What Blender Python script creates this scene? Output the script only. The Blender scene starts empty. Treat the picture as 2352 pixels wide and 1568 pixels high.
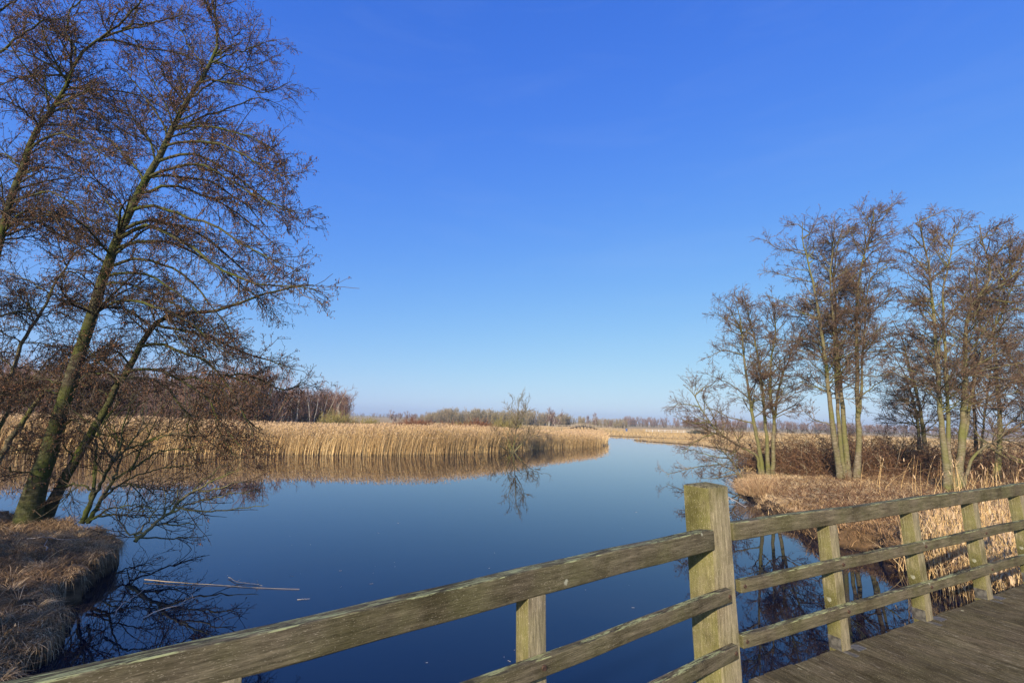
import bpy, math, random
import numpy as np
from mathutils import Vector, Matrix
rng = np.random.default_rng(7)
random.seed(7)
scene = bpy.context.scene
COL = scene.collection
R_ = math.radians

# ------------------------------------------------------------------ camera, sky, sun, exposure
CAM_Z = 3.1
FPX = 16 / 36 * 2352                       # focal length in pixels of a 2352 wide picture
PITCH = math.atan(179.5 / FPX)
ROLL = math.atan(.030)
Fv = np.array([0, math.cos(PITCH), math.sin(PITCH)])
U0 = np.array([0, -math.sin(PITCH), math.cos(PITCH)])
R0 = np.array([1.0, 0, 0])
Rv = math.cos(ROLL) * R0 + math.sin(ROLL) * U0
Uv = -math.sin(ROLL) * R0 + math.cos(ROLL) * U0
cam_d = bpy.data.cameras.new('camera')
cam_d.lens = 16; cam_d.sensor_width = 36; cam_d.clip_start = .05; cam_d.clip_end = 9000
cam = bpy.data.objects.new('camera', cam_d); COL.objects.link(cam)
B_roll = Matrix([list(Rv), list(Uv), list(-Fv)]).transposed()
B_flat = Matrix([list(R0), list(U0), list(-Fv)]).transposed()
cam.matrix_world = Matrix.Translation((0, 0, CAM_Z)) @ B_roll.to_4x4()
scene.camera = cam

SUN_EL, SUN_AZ = R_(24), R_(205)           # azimuth clockwise from +Y of the direction towards the sun
world = bpy.data.worlds.new('World'); scene.world = world; world.use_nodes = True
wn = world.node_tree; wn.nodes.clear()
sky = wn.nodes.new('ShaderNodeTexSky'); sky.sky_type = 'NISHITA'; sky.sun_disc = False
sky.sun_elevation = SUN_EL; sky.sun_rotation = SUN_AZ
sky.altitude = 0; sky.air_density = 1.0; sky.dust_density = 0.5; sky.ozone_density = 2.0
# the film's response to the sky: each channel gets its own soft shoulder
SKY = ((1.28, 1.268, 1.58), (1.03, 1.12, 1.79), (2.35, 114.0, 110.0))
sx = wn.nodes.new('ShaderNodeSeparateColor'); cx_ = wn.nodes.new('ShaderNodeCombineColor'); wn.links.new(sky.outputs[0], sx.inputs[0])
def wm(op, a, b):
    n_ = wn.nodes.new('ShaderNodeMath'); n_.operation = op
    for v_, i_ in ((a, 0), (b, 1)):
        if hasattr(v_, 'links'): wn.links.new(v_, n_.inputs[i_])
        else: n_.inputs[i_].default_value = v_
    return n_.outputs[0]
for i_, (g_, b_, a_) in enumerate(SKY):
    h_ = wm('POWER', wm('MULTIPLY', sx.outputs[i_], .1), g_)
    wn.links.new(wm('DIVIDE', wm('MULTIPLY', h_, a_ * 10), wm('ADD', wm('MULTIPLY', h_, b_), 1.0)), cx_.inputs[i_])
bg = wn.nodes.new('ShaderNodeBackground'); bg.inputs[1].default_value = .0707
wo = wn.nodes.new('ShaderNodeOutputWorld')
tc_ = wn.nodes.new('ShaderNodeTexCoord'); mp_ = wn.nodes.new('ShaderNodeMapping'); mp_.inputs['Scale'].default_value = (1.2, 1.2, 7); mp_.inputs['Rotation'].default_value = (.12, .10, 0)
nz_ = wn.nodes.new('ShaderNodeTexNoise'); nz_.inputs['Scale'].default_value = 2.6; nz_.inputs['Detail'].default_value = 8; nz_.inputs['Roughness'].default_value = .62; nz_.inputs['Distortion'].default_value = .6
wn.links.new(tc_.outputs['Generated'], mp_.inputs[0]); wn.links.new(mp_.outputs[0], nz_.inputs['Vector'])
wr_ = wn.nodes.new('ShaderNodeMapRange'); wr_.inputs[1].default_value = .50; wr_.inputs[2].default_value = .80; wr_.inputs[4].default_value = .04; wn.links.new(nz_.outputs[0], wr_.inputs[0])
wx_ = wn.nodes.new('ShaderNodeMix'); wx_.data_type = 'RGBA'; wn.links.new(wr_.outputs[0], wx_.inputs[0]); wn.links.new(cx_.outputs[0], wx_.inputs[6]); wx_.inputs[7].default_value = (6.2, 7.4, 9.2, 1)
wn.links.new(wx_.outputs[2], bg.inputs[0]); wn.links.new(bg.outputs[0], wo.inputs[0])
sl = bpy.data.lights.new('sun', 'SUN'); sl.energy = 5.0; sl.angle = R_(.5); sl.color = (1, .86, .66)
sun = bpy.data.objects.new('sun', sl); COL.objects.link(sun)
to_sun = Vector((math.sin(SUN_AZ) * math.cos(SUN_EL), math.cos(SUN_AZ) * math.cos(SUN_EL), math.sin(SUN_EL)))
sun.rotation_euler = to_sun.to_track_quat('Z', 'Y').to_euler()
scene.view_settings.view_transform = 'Standard'; scene.view_settings.look = 'None'
scene.view_settings.exposure = 0.5; scene.view_settings.gamma = 1
scene.cycles.max_bounces = 6; scene.cycles.diffuse_bounces = 2; scene.cycles.glossy_bounces = 3
scene.cycles.transmission_bounces = 3; scene.cycles.transparent_max_bounces = 6

# ------------------------------------------------------------------ helpers
def ray(px, py): return Fv + (px - 1176) / FPX * Rv - (py - 784) / FPX * Uv
def G(px, py, z=0.0):
    r = ray(px, py); t = (z - CAM_Z) / r[2]; return np.array([r[0] * t, r[1] * t, z])
def P(px, py, Y):
    r = ray(px, py); t = Y / r[1]; return np.array([r[0] * t, Y, CAM_Z + r[2] * t])

def tag(o, label=None, cat=None, group=None, kind=None):
    if label: o['label'] = label
    if cat: o['category'] = cat
    if group: o['group'] = group
    if kind: o['kind'] = kind
    return o
def empty(name, loc=(0, 0, 0), **kw):
    o = bpy.data.objects.new(name, None); COL.objects.link(o); o.location = loc; o.empty_display_size = .2
    return tag(o, **kw)

class Acc:
    """collects vertices, quads and triangles of one mesh"""
    def __init__(s): s.v = []; s.q = []; s.t = []; s.qm = []; s.tm = []; s.a = []; s.n = 0
    def add(s, v, q=None, t=None, m=0, a=None):
        v = np.asarray(v, float).reshape(-1, 3); s.v.append(v)
        if q is not None and len(q): q = np.asarray(q, np.int64); s.q.append(q + s.n); s.qm.append(np.full(len(q), m))
        if t is not None and len(t): t = np.asarray(t, np.int64); s.t.append(t + s.n); s.tm.append(np.full(len(t), m))
        s.a.append(np.full(len(v), .5) if a is None else np.asarray(a, float).ravel()); s.n += len(v)
    def arrays(s):
        return (np.concatenate(s.v), np.concatenate(s.q) if s.q else np.zeros((0, 4), np.int64),
                np.concatenate(s.t) if s.t else np.zeros((0, 3), np.int64),
                np.concatenate(s.qm) if s.qm else np.zeros(0, int), np.concatenate(s.tm) if s.tm else np.zeros(0, int), np.concatenate(s.a))
    def build(s, name, mats, parent=None, smooth=True, loc=None):
        V, Q, T, qm, tm, A = s.arrays()
        if loc is not None: V = V - np.asarray(loc)
        me = bpy.data.meshes.new(name)
        me.vertices.add(len(V)); me.vertices.foreach_set('co', V.astype(np.float32).ravel())
        me.loops.add(len(Q) * 4 + len(T) * 3)
        me.loops.foreach_set('vertex_index', np.concatenate([Q.ravel(), T.ravel()]).astype(np.int32))
        nf = len(Q) + len(T); me.polygons.add(nf)
        st = np.concatenate([np.arange(len(Q)) * 4, len(Q) * 4 + np.arange(len(T)) * 3]).astype(np.int32)
        me.polygons.foreach_set('loop_start', st)
        me.polygons.foreach_set('material_index', np.concatenate([qm, tm]).astype(np.int32))
        me.polygons.foreach_set('use_smooth', np.full(nf, bool(smooth)))
        at = me.attributes.new('tint', 'FLOAT', 'POINT'); at.data.foreach_set('value', A.astype(np.float32))
        for m in (mats if isinstance(mats, (list, tuple)) else [mats]): me.materials.append(m)
        me.update(calc_edges=True); me.validate()
        o = bpy.data.objects.new(name, me); COL.objects.link(o)
        if parent is not None: o.parent = parent
        if loc is not None: o.location = loc
        return o

def unit(a): return a / np.maximum(np.linalg.norm(a, axis=-1, keepdims=True), 1e-9)
def tubes(acc, Pn, Rn, sides, m=0, tint=None):
    """Pn (N,n,3) centre lines, Rn (N,n) radii"""
    N, n, _ = Pn.shape
    if N == 0: return
    T = np.empty_like(Pn); T[:, 1:-1] = Pn[:, 2:] - Pn[:, :-2]; T[:, 0] = Pn[:, 1] - Pn[:, 0]; T[:, -1] = Pn[:, -1] - Pn[:, -2]
    T = unit(T)
    ref = np.where(np.abs(T[:, :1, 2:3]) > .8, np.array([1., 0, 0]), np.array([0, 0, 1.]))
    A = unit(np.cross(T, ref + 0 * T)); Bn = np.cross(T, A)
    th = np.arange(sides) * 2 * math.pi / sides
    V = Pn[:, :, None, :] + Rn[:, :, None, None] * (np.cos(th)[None, None, :, None] * A[:, :, None, :] + np.sin(th)[None, None, :, None] * Bn[:, :, None, :])
    i = np.arange(N)[:, None, None] * n * sides; j = np.arange(n - 1)[None, :, None] * sides; k = np.arange(sides)[None, None, :]
    k2 = (k + 1) % sides
    Q = np.stack([i + j + k, i + j + k2, i + j + sides + k2, i + j + sides + k], -1).reshape(-1, 4)
    tn = np.repeat(rng.random(N) if tint is None else np.full(N, tint), n * sides)
    acc.add(V.reshape(-1, 3), Q, m=m, a=tn)

def grow(S, D, L, n, wander, trop, r0, r1):
    """N branches from starts S, directions D, lengths L"""
    N = len(S); Pn = np.empty((N, n, 3)); Pn[:, 0] = S; D = unit(D); tv = np.asarray(trop, float)
    for i in range(1, n):
        D = unit(D + rng.normal(0, wander, (N, 3)) + tv)
        Pn[:, i] = Pn[:, i - 1] + D * (L / (n - 1))[:, None]
    t = np.linspace(0, 1, n)[None, :]
    return Pn, r0[:, None] * (1 - t) ** .8 + r1 * t ** .5

def children(Pn, Rn, dens, t0, t1, lmin, lmax, ang, n, wander, trop, rmax, r1, tipbias=.5, jit=.25):
    """children along every parent; length falls towards the tip"""
    N, m, _ = Pn.shape
    plen = np.linalg.norm(np.diff(Pn, axis=1), axis=2).sum(1)
    cnt = rng.poisson(np.maximum(plen * (t1 - t0) * dens, .6)); idx = np.repeat(np.arange(N), cnt); K = len(idx)
    if K == 0: return np.zeros((0, n, 3)), np.zeros((0, n)), plen
    t = t0 + (t1 - t0) * rng.random(K)
    f = t * (m - 1); i0 = np.minimum(f.astype(int), m - 2); w = (f - i0)[:, None]
    S = Pn[idx, i0] * (1 - w) + Pn[idx, i0 + 1] * w
    pr = Rn[idx, i0] * (1 - w[:, 0]) + Rn[idx, i0 + 1] * w[:, 0]
    T = unit(Pn[idx, i0 + 1] - Pn[idx, i0])
    q = rng.normal(0, 1, (K, 3)); q = unit(q - (q * T).sum(1)[:, None] * T)
    a = np.radians(ang) * (1 + rng.normal(0, jit, K)); D = np.cos(a)[:, None] * T + np.sin(a)[:, None] * q
    L = (lmin + (lmax - lmin) * rng.random(K)) * (1 - tipbias * t)
    C, CR = grow(S, D, L, n, wander, trop, np.minimum(pr * .65, rmax * (.5 + .5 * L / lmax)), r1)
    return C, CR, plen

def blobs(acc, C, w, h, m=1, tilt=.4):
    """little hanging spindles (cones and catkins)"""
    N = len(C)
    if N == 0: return
    ax = unit(np.stack([rng.normal(0, tilt, N), rng.normal(0, tilt, N), -np.ones(N)], 1)); w = w * (.7 + .6 * rng.random(N)); h = h * (.6 + .8 * rng.random(N))
    e1 = unit(np.cross(ax, np.array([.3, .9, .1]))); e2 = np.cross(ax, e1)
    mid = C + ax * (h * .5)[:, None]; W = w[:, None] * .5
    V = np.stack([C, mid + e1 * W, mid - e1 * W * .5 + e2 * W * .87, mid - e1 * W * .5 - e2 * W * .87, C + ax * h[:, None]], 1)
    b = np.array([[0, 1, 2], [0, 2, 3], [0, 3, 1], [4, 2, 1], [4, 3, 2], [4, 1, 3]])
    T = (np.arange(N)[:, None, None] * 5 + b[None]).reshape(-1, 3)
    acc.add(V.reshape(-1, 3), t=T, m=m, a=np.repeat(rng.random(N), 5))

def resample(pts, n):
    p = np.asarray(pts, float); d = np.r_[0, np.cumsum(np.linalg.norm(np.diff(p, axis=0), axis=1))]
    s = np.linspace(0, d[-1], n * 4); q = np.stack([np.interp(s, d, p[:, k]) for k in range(3)], 1)
    w = 5; pad = np.concatenate([np.repeat(q[:1], w, 0), q, np.repeat(q[-1:], w, 0)]); ker = np.ones(2 * w + 1) / (2 * w + 1)
    sm = np.stack([np.convolve(pad[:, k], ker, 'valid') for k in range(3)], 1); sm[0] = p[0]; sm[-1] = p[-1]
    return sm[np.linspace(0, len(sm) - 1, n).round().astype(int)]

def blades(acc, base, h, w, lean, m=0, segs=3, droop=0.0, tint=None, power=1.7):
    """thin upright or lying blades; lean (N,2) is the tip's sideways travel in metres"""
    N = len(base)
    if N == 0: return
    a = rng.random(N) * math.pi; side = np.stack([np.cos(a), np.sin(a), np.zeros(N)], 1)
    ln = np.concatenate([lean, np.zeros((N, 1))], 1); t = np.linspace(0, 1, segs + 1)
    V = np.empty((N, segs + 1, 2, 3))
    for i, ti in enumerate(t):
        c = base + ln * ti ** power; c = c + np.stack([0 * h, 0 * h, h * ti - droop * h * ti * ti], 1)
        ww = (w * (1 - .75 * ti ** 1.5) * .5)[:, None] * side
        V[:, i, 0] = c - ww; V[:, i, 1] = c + ww
    k = np.arange(N)[:, None] * (segs + 1) * 2 + np.arange(segs)[None, :] * 2
    Q = np.stack([k, k + 1, k + 3, k + 2], -1).reshape(-1, 4)
    tn = rng.random(N) if tint is None else tint
    acc.add(V.reshape(-1, 3), Q, m=m, a=np.repeat(tn, (segs + 1) * 2))

# ------------------------------------------------------------------ materials
class NT:
    def __init__(s, name):
        s.m = bpy.data.materials.new(name); s.m.use_nodes = True; s.t = s.m.node_tree; s.t.nodes.clear()
        s.out = s.n('ShaderNodeOutputMaterial'); s.b = s.n('ShaderNodeBsdfPrincipled'); s.l(s.b.outputs[0], s.out.inputs['Surface'])
    def n(s, ty, **kw):
        x = s.t.nodes.new(ty)
        for k, v in kw.items(): setattr(x, k, v)
        return x
    def l(s, a, b): s.t.links.new(a, b)
    def noise(s, vec, scale, detail=4, rough=.55):
        x = s.n('ShaderNodeTexNoise'); x.inputs['Scale'].default_value = scale; x.inputs['Detail'].default_value = detail; x.inputs['Roughness'].default_value = rough
        if vec is not None: s.l(vec, x.inputs['Vector'])
        return x.outputs['Fac']
    def coord(s, scale=(1, 1, 1), which='Object'):
        c = s.n('ShaderNodeTexCoord'); mp = s.n('ShaderNodeMapping'); mp.inputs['Scale'].default_value = scale
        s.l(c.outputs[which], mp.inputs['Vector']); return mp.outputs[0]
    def ramp(s, fac, stops):
        r = s.n('ShaderNodeValToRGB'); e = r.color_ramp.elements
        while len(e) < len(stops): e.new(.5)
        for i, (p, c) in enumerate(stops): e[i].position = p; e[i].color = (*c, 1) if len(c) == 3 else c
        s.l(fac, r.inputs[0]); return r.outputs[0]
    def mix(s, fac, a, b, mode='MIX'):
        x = s.n('ShaderNodeMix', data_type='RGBA', blend_type=mode)
        for v, i in ((fac, 0), (a, 6), (b, 7)):
            if hasattr(v, 'is_linked') or hasattr(v, 'links'): s.l(v, x.inputs[i])
            else: x.inputs[i].default_value = v if i == 0 else (*v, 1)
        return x.outputs[2]
    def math(s, op, a, b=None, clamp=False):
        x = s.n('ShaderNodeMath', operation=op, use_clamp=clamp)
        for v, i in ((a, 0), (b, 1)):
            if v is None: continue
            if hasattr(v, 'links'): s.l(v, x.inputs[i])
            else: x.inputs[i].default_value = v
        return x.outputs[0]
    def bump(s, h, strength=.3, dist=.01):
        b = s.n('ShaderNodeBump'); b.inputs['Strength'].default_value = strength; b.inputs['Distance'].default_value = dist
        s.l(h, b.inputs['Height']); s.l(b.outputs[0], s.b.inputs['Normal'])
    def done(s, col, rough=.85, spec=.3):
        if hasattr(col, 'links'): s.l(col, s.b.inputs['Base Color'])
        else: s.b.inputs['Base Color'].default_value = (*col, 1)
        s.b.inputs['Roughness'].default_value = rough; s.b.inputs['Specular IOR Level'].default_value = spec
        return s.m

def tint_mat(name, stops, rough=.8, spec=.15, patch=None):
    m = NT(name); a = m.n('ShaderNodeAttribute', attribute_name='tint'); c = m.ramp(a.outputs['Fac'], stops)
    if patch:
        f = m.ramp(m.noise(m.coord(), patch[0], 3), [(.4, (0, 0, 0)), (.65, (1, 1, 1))]); c = m.mix(m.math('MULTIPLY', f, patch[2]), c, patch[1])
    return m.done(c, rough, spec)

def bark_mat(name, brown, green, pale, gscale=1.2, band=True, gmin=.38, gmax=.62):
    m = NT(name); v = m.coord((1, 1, 1)); v2 = m.coord((1, 1, 5) if band else (3, 3, .8))
    f = m.noise(v2, 6, 6, .65); c = m.ramp(f, [(.3, tuple(x * .45 for x in brown)), (.5, brown), (.72, pale)])
    g = m.ramp(m.noise(v, gscale, 5, .6), [(gmin, (0, 0, 0)), (gmax, (1, 1, 1))])
    c = m.mix(g, c, green); c = m.mix(.55, c, m.ramp(m.noise(v2, 14, 5, .7), [(.32, (.25, .25, .25)), (.6, (1, 1, 1))]), 'MULTIPLY')
    m.bump(m.noise(m.coord((4, 4, 1.2)), 9, 6, .7), .8, .02)
    return m.done(c, .9, .15)

def wood_mat(name, axis, base, algae, lichen=(.33, .35, .17), algae_amt=.5, lich_amt=.5, grooves=False, fleck=.75, plank=0):
    m = NT(name)
    st = {'X': (1.2, 16, 16), 'Z': (16, 16, 1.2)}[axis]
    vg = m.coord(st); vo = m.coord()
    grain = m.noise(vg, 3.2, 8, .7); fine = m.noise(m.coord(tuple(x * 3 for x in st)), 5, 6, .75)
    c = m.ramp(grain, [(.28, tuple(x * .40 for x in base)), (.5, base), (.72, tuple(min(1, x * 1.75) for x in base))])
    al = m.ramp(m.noise(vo, 3.1, 5, .6), [(.5 - .25 * algae_amt, (0, 0, 0)), (.78 - .3 * algae_amt, (1, 1, 1))])
    c = m.mix(m.math('MULTIPLY', al, .55), c, algae)
    on = m.n('ShaderNodeTexCoord'); osp = m.n('ShaderNodeSeparateXYZ'); m.l(on.outputs['Normal'], osp.inputs[0])
    wet = m.ramp(m.math('MULTIPLY', osp.outputs[0], -1.0), [(.5, (0, 0, 0)), (.9, (1, 1, 1))])      # the end faces that stay damp are greenest
    c = m.mix(m.math('MULTIPLY', m.math('MULTIPLY', wet, m.ramp(m.noise(vo, 7, 5, .6), [(.3, (.35, .35, .35)), (.6, (1, 1, 1))])), .75), c, algae)
    dk = m.ramp(m.noise(vo, 4.3, 4, .6), [(.45, (1, 1, 1)), (.7, (.45, .43, .40))]); c = m.mix(.8, c, dk, 'MULTIPLY')
    c = m.mix(.75, c, m.ramp(fine, [(.34, (.40, .38, .35)), (.52, (1, 1, 1)), (.75, (1.5, 1.45, 1.35))]), 'MULTIPLY')
    # pale flecks
    fl = m.ramp(m.noise(m.coord(tuple((x * 16 if x < 2 else x * 3.4) for x in st)), 6, 3, .5), [(.62, (0, 0, 0)), (.68, (1, 1, 1))])
    c = m.mix(m.math('MULTIPLY', fl, fleck), c, (.50, .44, .32))
    # lichen crusts grow on upward faces
    geo = m.n('ShaderNodeNewGeometry'); sp = m.n('ShaderNodeSeparateXYZ'); m.l(geo.outputs['Normal'], sp.inputs[0])
    up = m.ramp(sp.outputs[2], [(.45, (0, 0, 0)), (.8, (1, 1, 1))])
    vl = m.coord((2.2, 14, 14) if axis == 'X' else (9, 9, 9))
    ln = m.ramp(m.noise(vl, 2.6, 6, .68), [(.60 - .14 * lich_amt, (0, 0, 0)), (.635 - .14 * lich_amt, (1, 1, 1))])
    dkl = m.ramp(m.noise(vl, 3.4, 6, .7), [(.5, (0, 0, 0)), (.56, (1, 1, 1))])
    c = m.mix(m.math('MULTIPLY', m.math('MULTIPLY', dkl, up), .75), c, (.035, .033, .028))
    brk = m.ramp(m.noise(m.coord((5, 40, 40) if axis == 'X' else (20, 20, 20)), 3, 5, .7), [(.44, (0, 0, 0)), (.52, (1, 1, 1))])
    c = m.mix(m.math('MULTIPLY', m.math('MULTIPLY', ln, up), brk), c, lichen)
    # round lichen spots on any face
    vo2 = m.n('ShaderNodeTexVoronoi'); vo2.inputs['Scale'].default_value = 5.5; m.l(vo, vo2.inputs['Vector'])
    sp2 = m.math('ADD', vo2.outputs['Distance'], m.math('MULTIPLY', m.noise(vo, 60, 3), .10))
    spot = m.ramp(sp2, [(.125, (1, 1, 1)), (.15, (0, 0, 0))])
    sel = m.ramp(m.noise(vo, 1.7, 2), [(.52, (0, 0, 0)), (.60, (1, 1, 1))])
    c = m.mix(m.math('MULTIPLY', m.math('MULTIPLY', spot, sel), .7), c, (.45, .45, .34))
    h = m.math('ADD', fine, m.math('MULTIPLY', grain, 1.6))
    if plank:
        oy = m.n('ShaderNodeTexCoord'); oys = m.n('ShaderNodeSeparateXYZ'); m.l(oy.outputs['Object'], oys.inputs[0])
        idx = m.math('FLOOR', m.math('DIVIDE', m.math('ADD', oys.outputs[1], 10.02), plank)); wn_ = m.n('ShaderNodeTexWhiteNoise', noise_dimensions='1D'); m.l(idx, wn_.inputs['W'])
        c = m.mix(.8, c, m.ramp(wn_.outputs['Value'], [(0, (.75, .73, .70)), (.5, (.95, .93, .9)), (1, (1.15, 1.12, 1.06))]), 'MULTIPLY')
        fr = m.math('FRACT', m.math('DIVIDE', m.math('ADD', oys.outputs[1], 10.02), .0102)); h = m.math('ADD', h, m.math('MULTIPLY', fr, .6))
        c = m.mix(.5, c, m.ramp(fr, [(0, (.35, .35, .35)), (.35, (1, 1, 1)), (.8, (1, 1, 1)), (1, (.35, .35, .35))]), 'MULTIPLY')
    if grooves:
        w = m.n('ShaderNodeTexWave', wave_type='BANDS', bands_direction='X'); w.inputs['Scale'].default_value = 26
        m.l(m.coord(), w.inputs['Vector']); h = m.math('ADD', h, m.math('MULTIPLY', w.outputs['Fac'], 2.2))
        c = m.mix(.35, c, m.ramp(w.outputs['Fac'], [(.1, (.3, .3, .3)), (.6, (1, 1, 1))]), 'MULTIPLY')
    m.bump(h, .7, .006)
    return m.done(c, .95, .06)

M_rail = wood_mat('weathered_rail', 'X', (.145, .122, .082), (.105, .105, .04), algae_amt=.45, lich_amt=.75, fleck=.38)
M_post = wood_mat('weathered_post', 'Z', (.29, .245, .16), (.165, .16, .05), algae_amt=.5, lich_amt=.1)
M_deck = wood_mat('weathered_plank', 'X', (.10, .087, .068), (.085, .082, .05), lichen=(.30, .28, .22), algae_amt=.5, lich_amt=.12, fleck=.35, plank=.154)
M_beam = wood_mat('beam', 'X', (.10, .08, .05), (.08, .09, .03))
m = NT('zinc'); M_zinc = m.done(m.ramp(m.noise(m.coord(), 30, 5), [(.35, (.045, .042, .038)), (.6, (.15, .14, .12))]), .75, .25); m.b.inputs['Metallic'].default_value = .15
m = NT('rust'); M_rust = m.done(m.ramp(m.noise(m.coord(), 60, 4), [(.35, (.03, .02, .015)), (.65, (.10, .055, .035))]), .8, .3)

M_alder = bark_mat('alder_bark', (.075, .062, .042), (.085, .10, .022), (.20, .19, .12))
M_alder_r = bark_mat('alder_bark_pale', (.19, .15, .10), (.165, .165, .055), (.42, .37, .27), .9)
M_twig = tint_mat('twig', [(0, (.03, .022, .016)), (.6, (.075, .054, .036)), (1, (.18, .13, .085))])
M_cone = tint_mat('cones_catkins', [(0, (.035, .022, .016)), (.5, (.10, .052, .03)), (1, (.32, .15, .075))])
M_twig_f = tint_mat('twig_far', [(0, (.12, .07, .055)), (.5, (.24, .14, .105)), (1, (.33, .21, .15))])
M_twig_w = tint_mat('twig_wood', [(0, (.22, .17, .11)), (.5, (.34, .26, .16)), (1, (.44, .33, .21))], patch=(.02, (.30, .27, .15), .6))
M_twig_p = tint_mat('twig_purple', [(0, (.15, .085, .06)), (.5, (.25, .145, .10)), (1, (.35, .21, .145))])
M_twig_r = tint_mat('twig_warm', [(0, (.06, .042, .032)), (.6, (.145, .10, .07)), (1, (.27, .19, .13))])
M_cone_r = tint_mat('cones_warm', [(0, (.07, .04, .028)), (.5, (.17, .09, .055)), (1, (.32, .17, .10))])
M_twig_sm = tint_mat('twig_pale', [(0, (.11, .085, .05)), (1, (.25, .20, .12))])
M_birch = bark_mat('birch_bark', (.55, .52, .46), (.50, .46, .38), (.75, .72, .66))
M_willow = tint_mat('willow_twig', [(0, (.20, .17, .06)), (1, (.34, .28, .10))])
M_redbush = tint_mat('red_twig', [(0, (.14, .06, .035)), (1, (.26, .13, .07))])
M_bramble = tint_mat('bramble', [(0, (.06, .032, .02)), (.6, (.17, .09, .05)), (.93, (.27, .16, .085)), (1, (.45, .40, .28))])
STRAW = [(0, (.42, .26, .11)), (.35, (.64, .43, .19)), (.75, (.76, .54, .26)), (1, (.84, .66, .38))]
M_reed = tint_mat('reed', STRAW, .75, .2, patch=(.25, (.40, .25, .11), .45))
M_plume = tint_mat('reed_plume', [(0, (.28, .18, .10)), (1, (.56, .40, .24))])
M_litter = tint_mat('dead_grass', [(0, (.14, .085, .045)), (.5, (.38, .245, .13)), (1, (.70, .52, .30))], .85, .15)
M_litter_r = tint_mat('dead_grass_light', [(0, (.24, .14, .07)), (.5, (.50, .32, .16)), (1, (.72, .54, .31))], .85, .15)
M_field = tint_mat('field_grass', [(0, (.36, .25, .12)), (.6, (.50, .36, .18)), (1, (.60, .46, .26))], patch=(.05, (.36, .24, .12), .6))

m = NT('ground'); v = m.coord(which='Object')
c = m.ramp(m.noise(v, .05, 6, .6), [(.35, (.40, .28, .13)), (.55, (.50, .36, .17)), (.7, (.36, .24, .11))])
c = m.mix(.6, c, m.ramp(m.noise(v, 1.1, 6, .7), [(.3, (.45, .40, .34)), (.6, (1, 1, 1))]), 'MULTIPLY')
near = m.n('ShaderNodeVectorMath', operation='LENGTH'); m.l(v, near.inputs[0])
nf = m.ramp(m.math('DIVIDE', near.outputs['Value'], 100), [(.22, (1, 1, 1)), (.42, (0, 0, 0))])
c = m.mix(nf, c, m.ramp(m.noise(v, 5, 6, .7), [(.35, (.05, .032, .018)), (.65, (.17, .105, .055))]))
geo = m.n('ShaderNodeNewGeometry'); sp = m.n('ShaderNodeSeparateXYZ'); m.l(geo.outputs['Position'], sp.inputs[0])
c = m.mix(m.ramp(sp.outputs[2], [(.02, (1, 1, 1)), (.12, (0, 0, 0))]), c, (.03, .02, .013))      # wet peat at the waterline
m.bump(m.noise(v, 6, 6, .7), .8, .06); M_ground = m.done(c, .95, .1)
m = NT('water'); v = m.coord((1, 1, 1))
m.b.inputs['IOR'].default_value = 1.5; m.b.inputs['Specular Tint'].default_value = (.70, .87, 1, 1)
m.bump(m.noise(m.coord((1, 2.2, 1)), .9, 3, .5), .035, .02)
M_water = m.done((.001, .004, .016), .012, .5)
m = NT('meadow'); M_green = m.done(m.ramp(m.noise(m.coord(), .3, 5), [(.3, (.22, .20, .06)), (.7, (.34, .28, .10))]), .95, .1)

# ------------------------------------------------------------------ ground and water
LEFT = [(-9.3, 11.0), (-8.6, 10.5), (-7.9, 9.95), (-7.62, 9.4), (-7.3, 8.6), (-6.95, 8.0), (-6.75, 7.4), (-6.5, 6.95), (-5.95, 6.75), (-5.6, 6.3), (-5.5, 5.7), (-5.3, 4.6), (-5, 2),
        (-4.8, -12), (-70, -12), (-70, 5), (-40, 14), (-22, 12.6), (-14, 12.1), (-11, 11.7), (-10, 11.3)]
SHORE = [(-200, -30), (-75, 10), (-50, 22), (-32.3, 29.9), (-25, 33), (-18.7, 35.4), (-10.3, 37.4), (-6, 40), (-2.6, 43.5), (-.1, 46.4), (3.5, 51.5), (7.5, 56.2), (12.2, 61)]
FAR = SHORE + [(13.6, 64), (17, 80), (20.5, 104), (22.5, 111.2), (28.3, 107.5), (45, 101), (75, 97), (200, 104), (200, 330), (4000, 330), (4200, 5200), (-4200, 5200), (-4200, -200), (-200, -200)]
RIGHT = [(23.1, 87.9), (24.2, 82), (26, 79.6), (29.9, 74.9), (29.4, 66), (28.3, 60.5), (24, 46), (17.5, 34), (13, 27.2), (11.2, 23.4), (10.7, 21), (9.8, 18.4), (9.4, 16.6), (8.9, 14.5), (8.8, 12.9), (9.5, 12.4),
         (9.0, 11.3), (8.9, 10.5), (8.9, 9.5), (8.5, 7), (8.4, -12), (-200 + 260, -60), (4000, -200), (4000, 332), (201, 332), (201, 96), (75, 90), (40, 92), (27, 92)]
def sdist(X, Y, poly):
    p = np.array(poly, float); a = p; b = np.roll(p, -1, 0); best = np.full(X.shape, 1e9); ins = np.zeros(X.shape, bool)
    for (ax, ay), (bx, by) in zip(a, b):
        dx, dy = bx - ax, by - ay; t = np.clip(((X - ax) * dx + (Y - ay) * dy) / (dx * dx + dy * dy), 0, 1)
        best = np.minimum(best, np.hypot(X - ax - t * dx, Y - ay - t * dy))
        c = (ay > Y) != (by > Y)
        with np.errstate(divide='ignore', invalid='ignore'): xi = ax + (Y - ay) * dx / (dy if dy else 1e-9)
        ins ^= c & (X < xi)
    return np.where(ins, best, -best)
_nz = [(rng.normal(0, 1, 2), rng.random() * 6, s) for s in (.3, .3, .9, .9, 2.2, 2.2, 5, 5)]
def wav(X, Y):
    o = 0
    for k, ph, s in _nz: o = o + np.sin((k[0] * X + k[1] * Y) * s + ph) / (s ** .7)
    return o / 6
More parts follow.
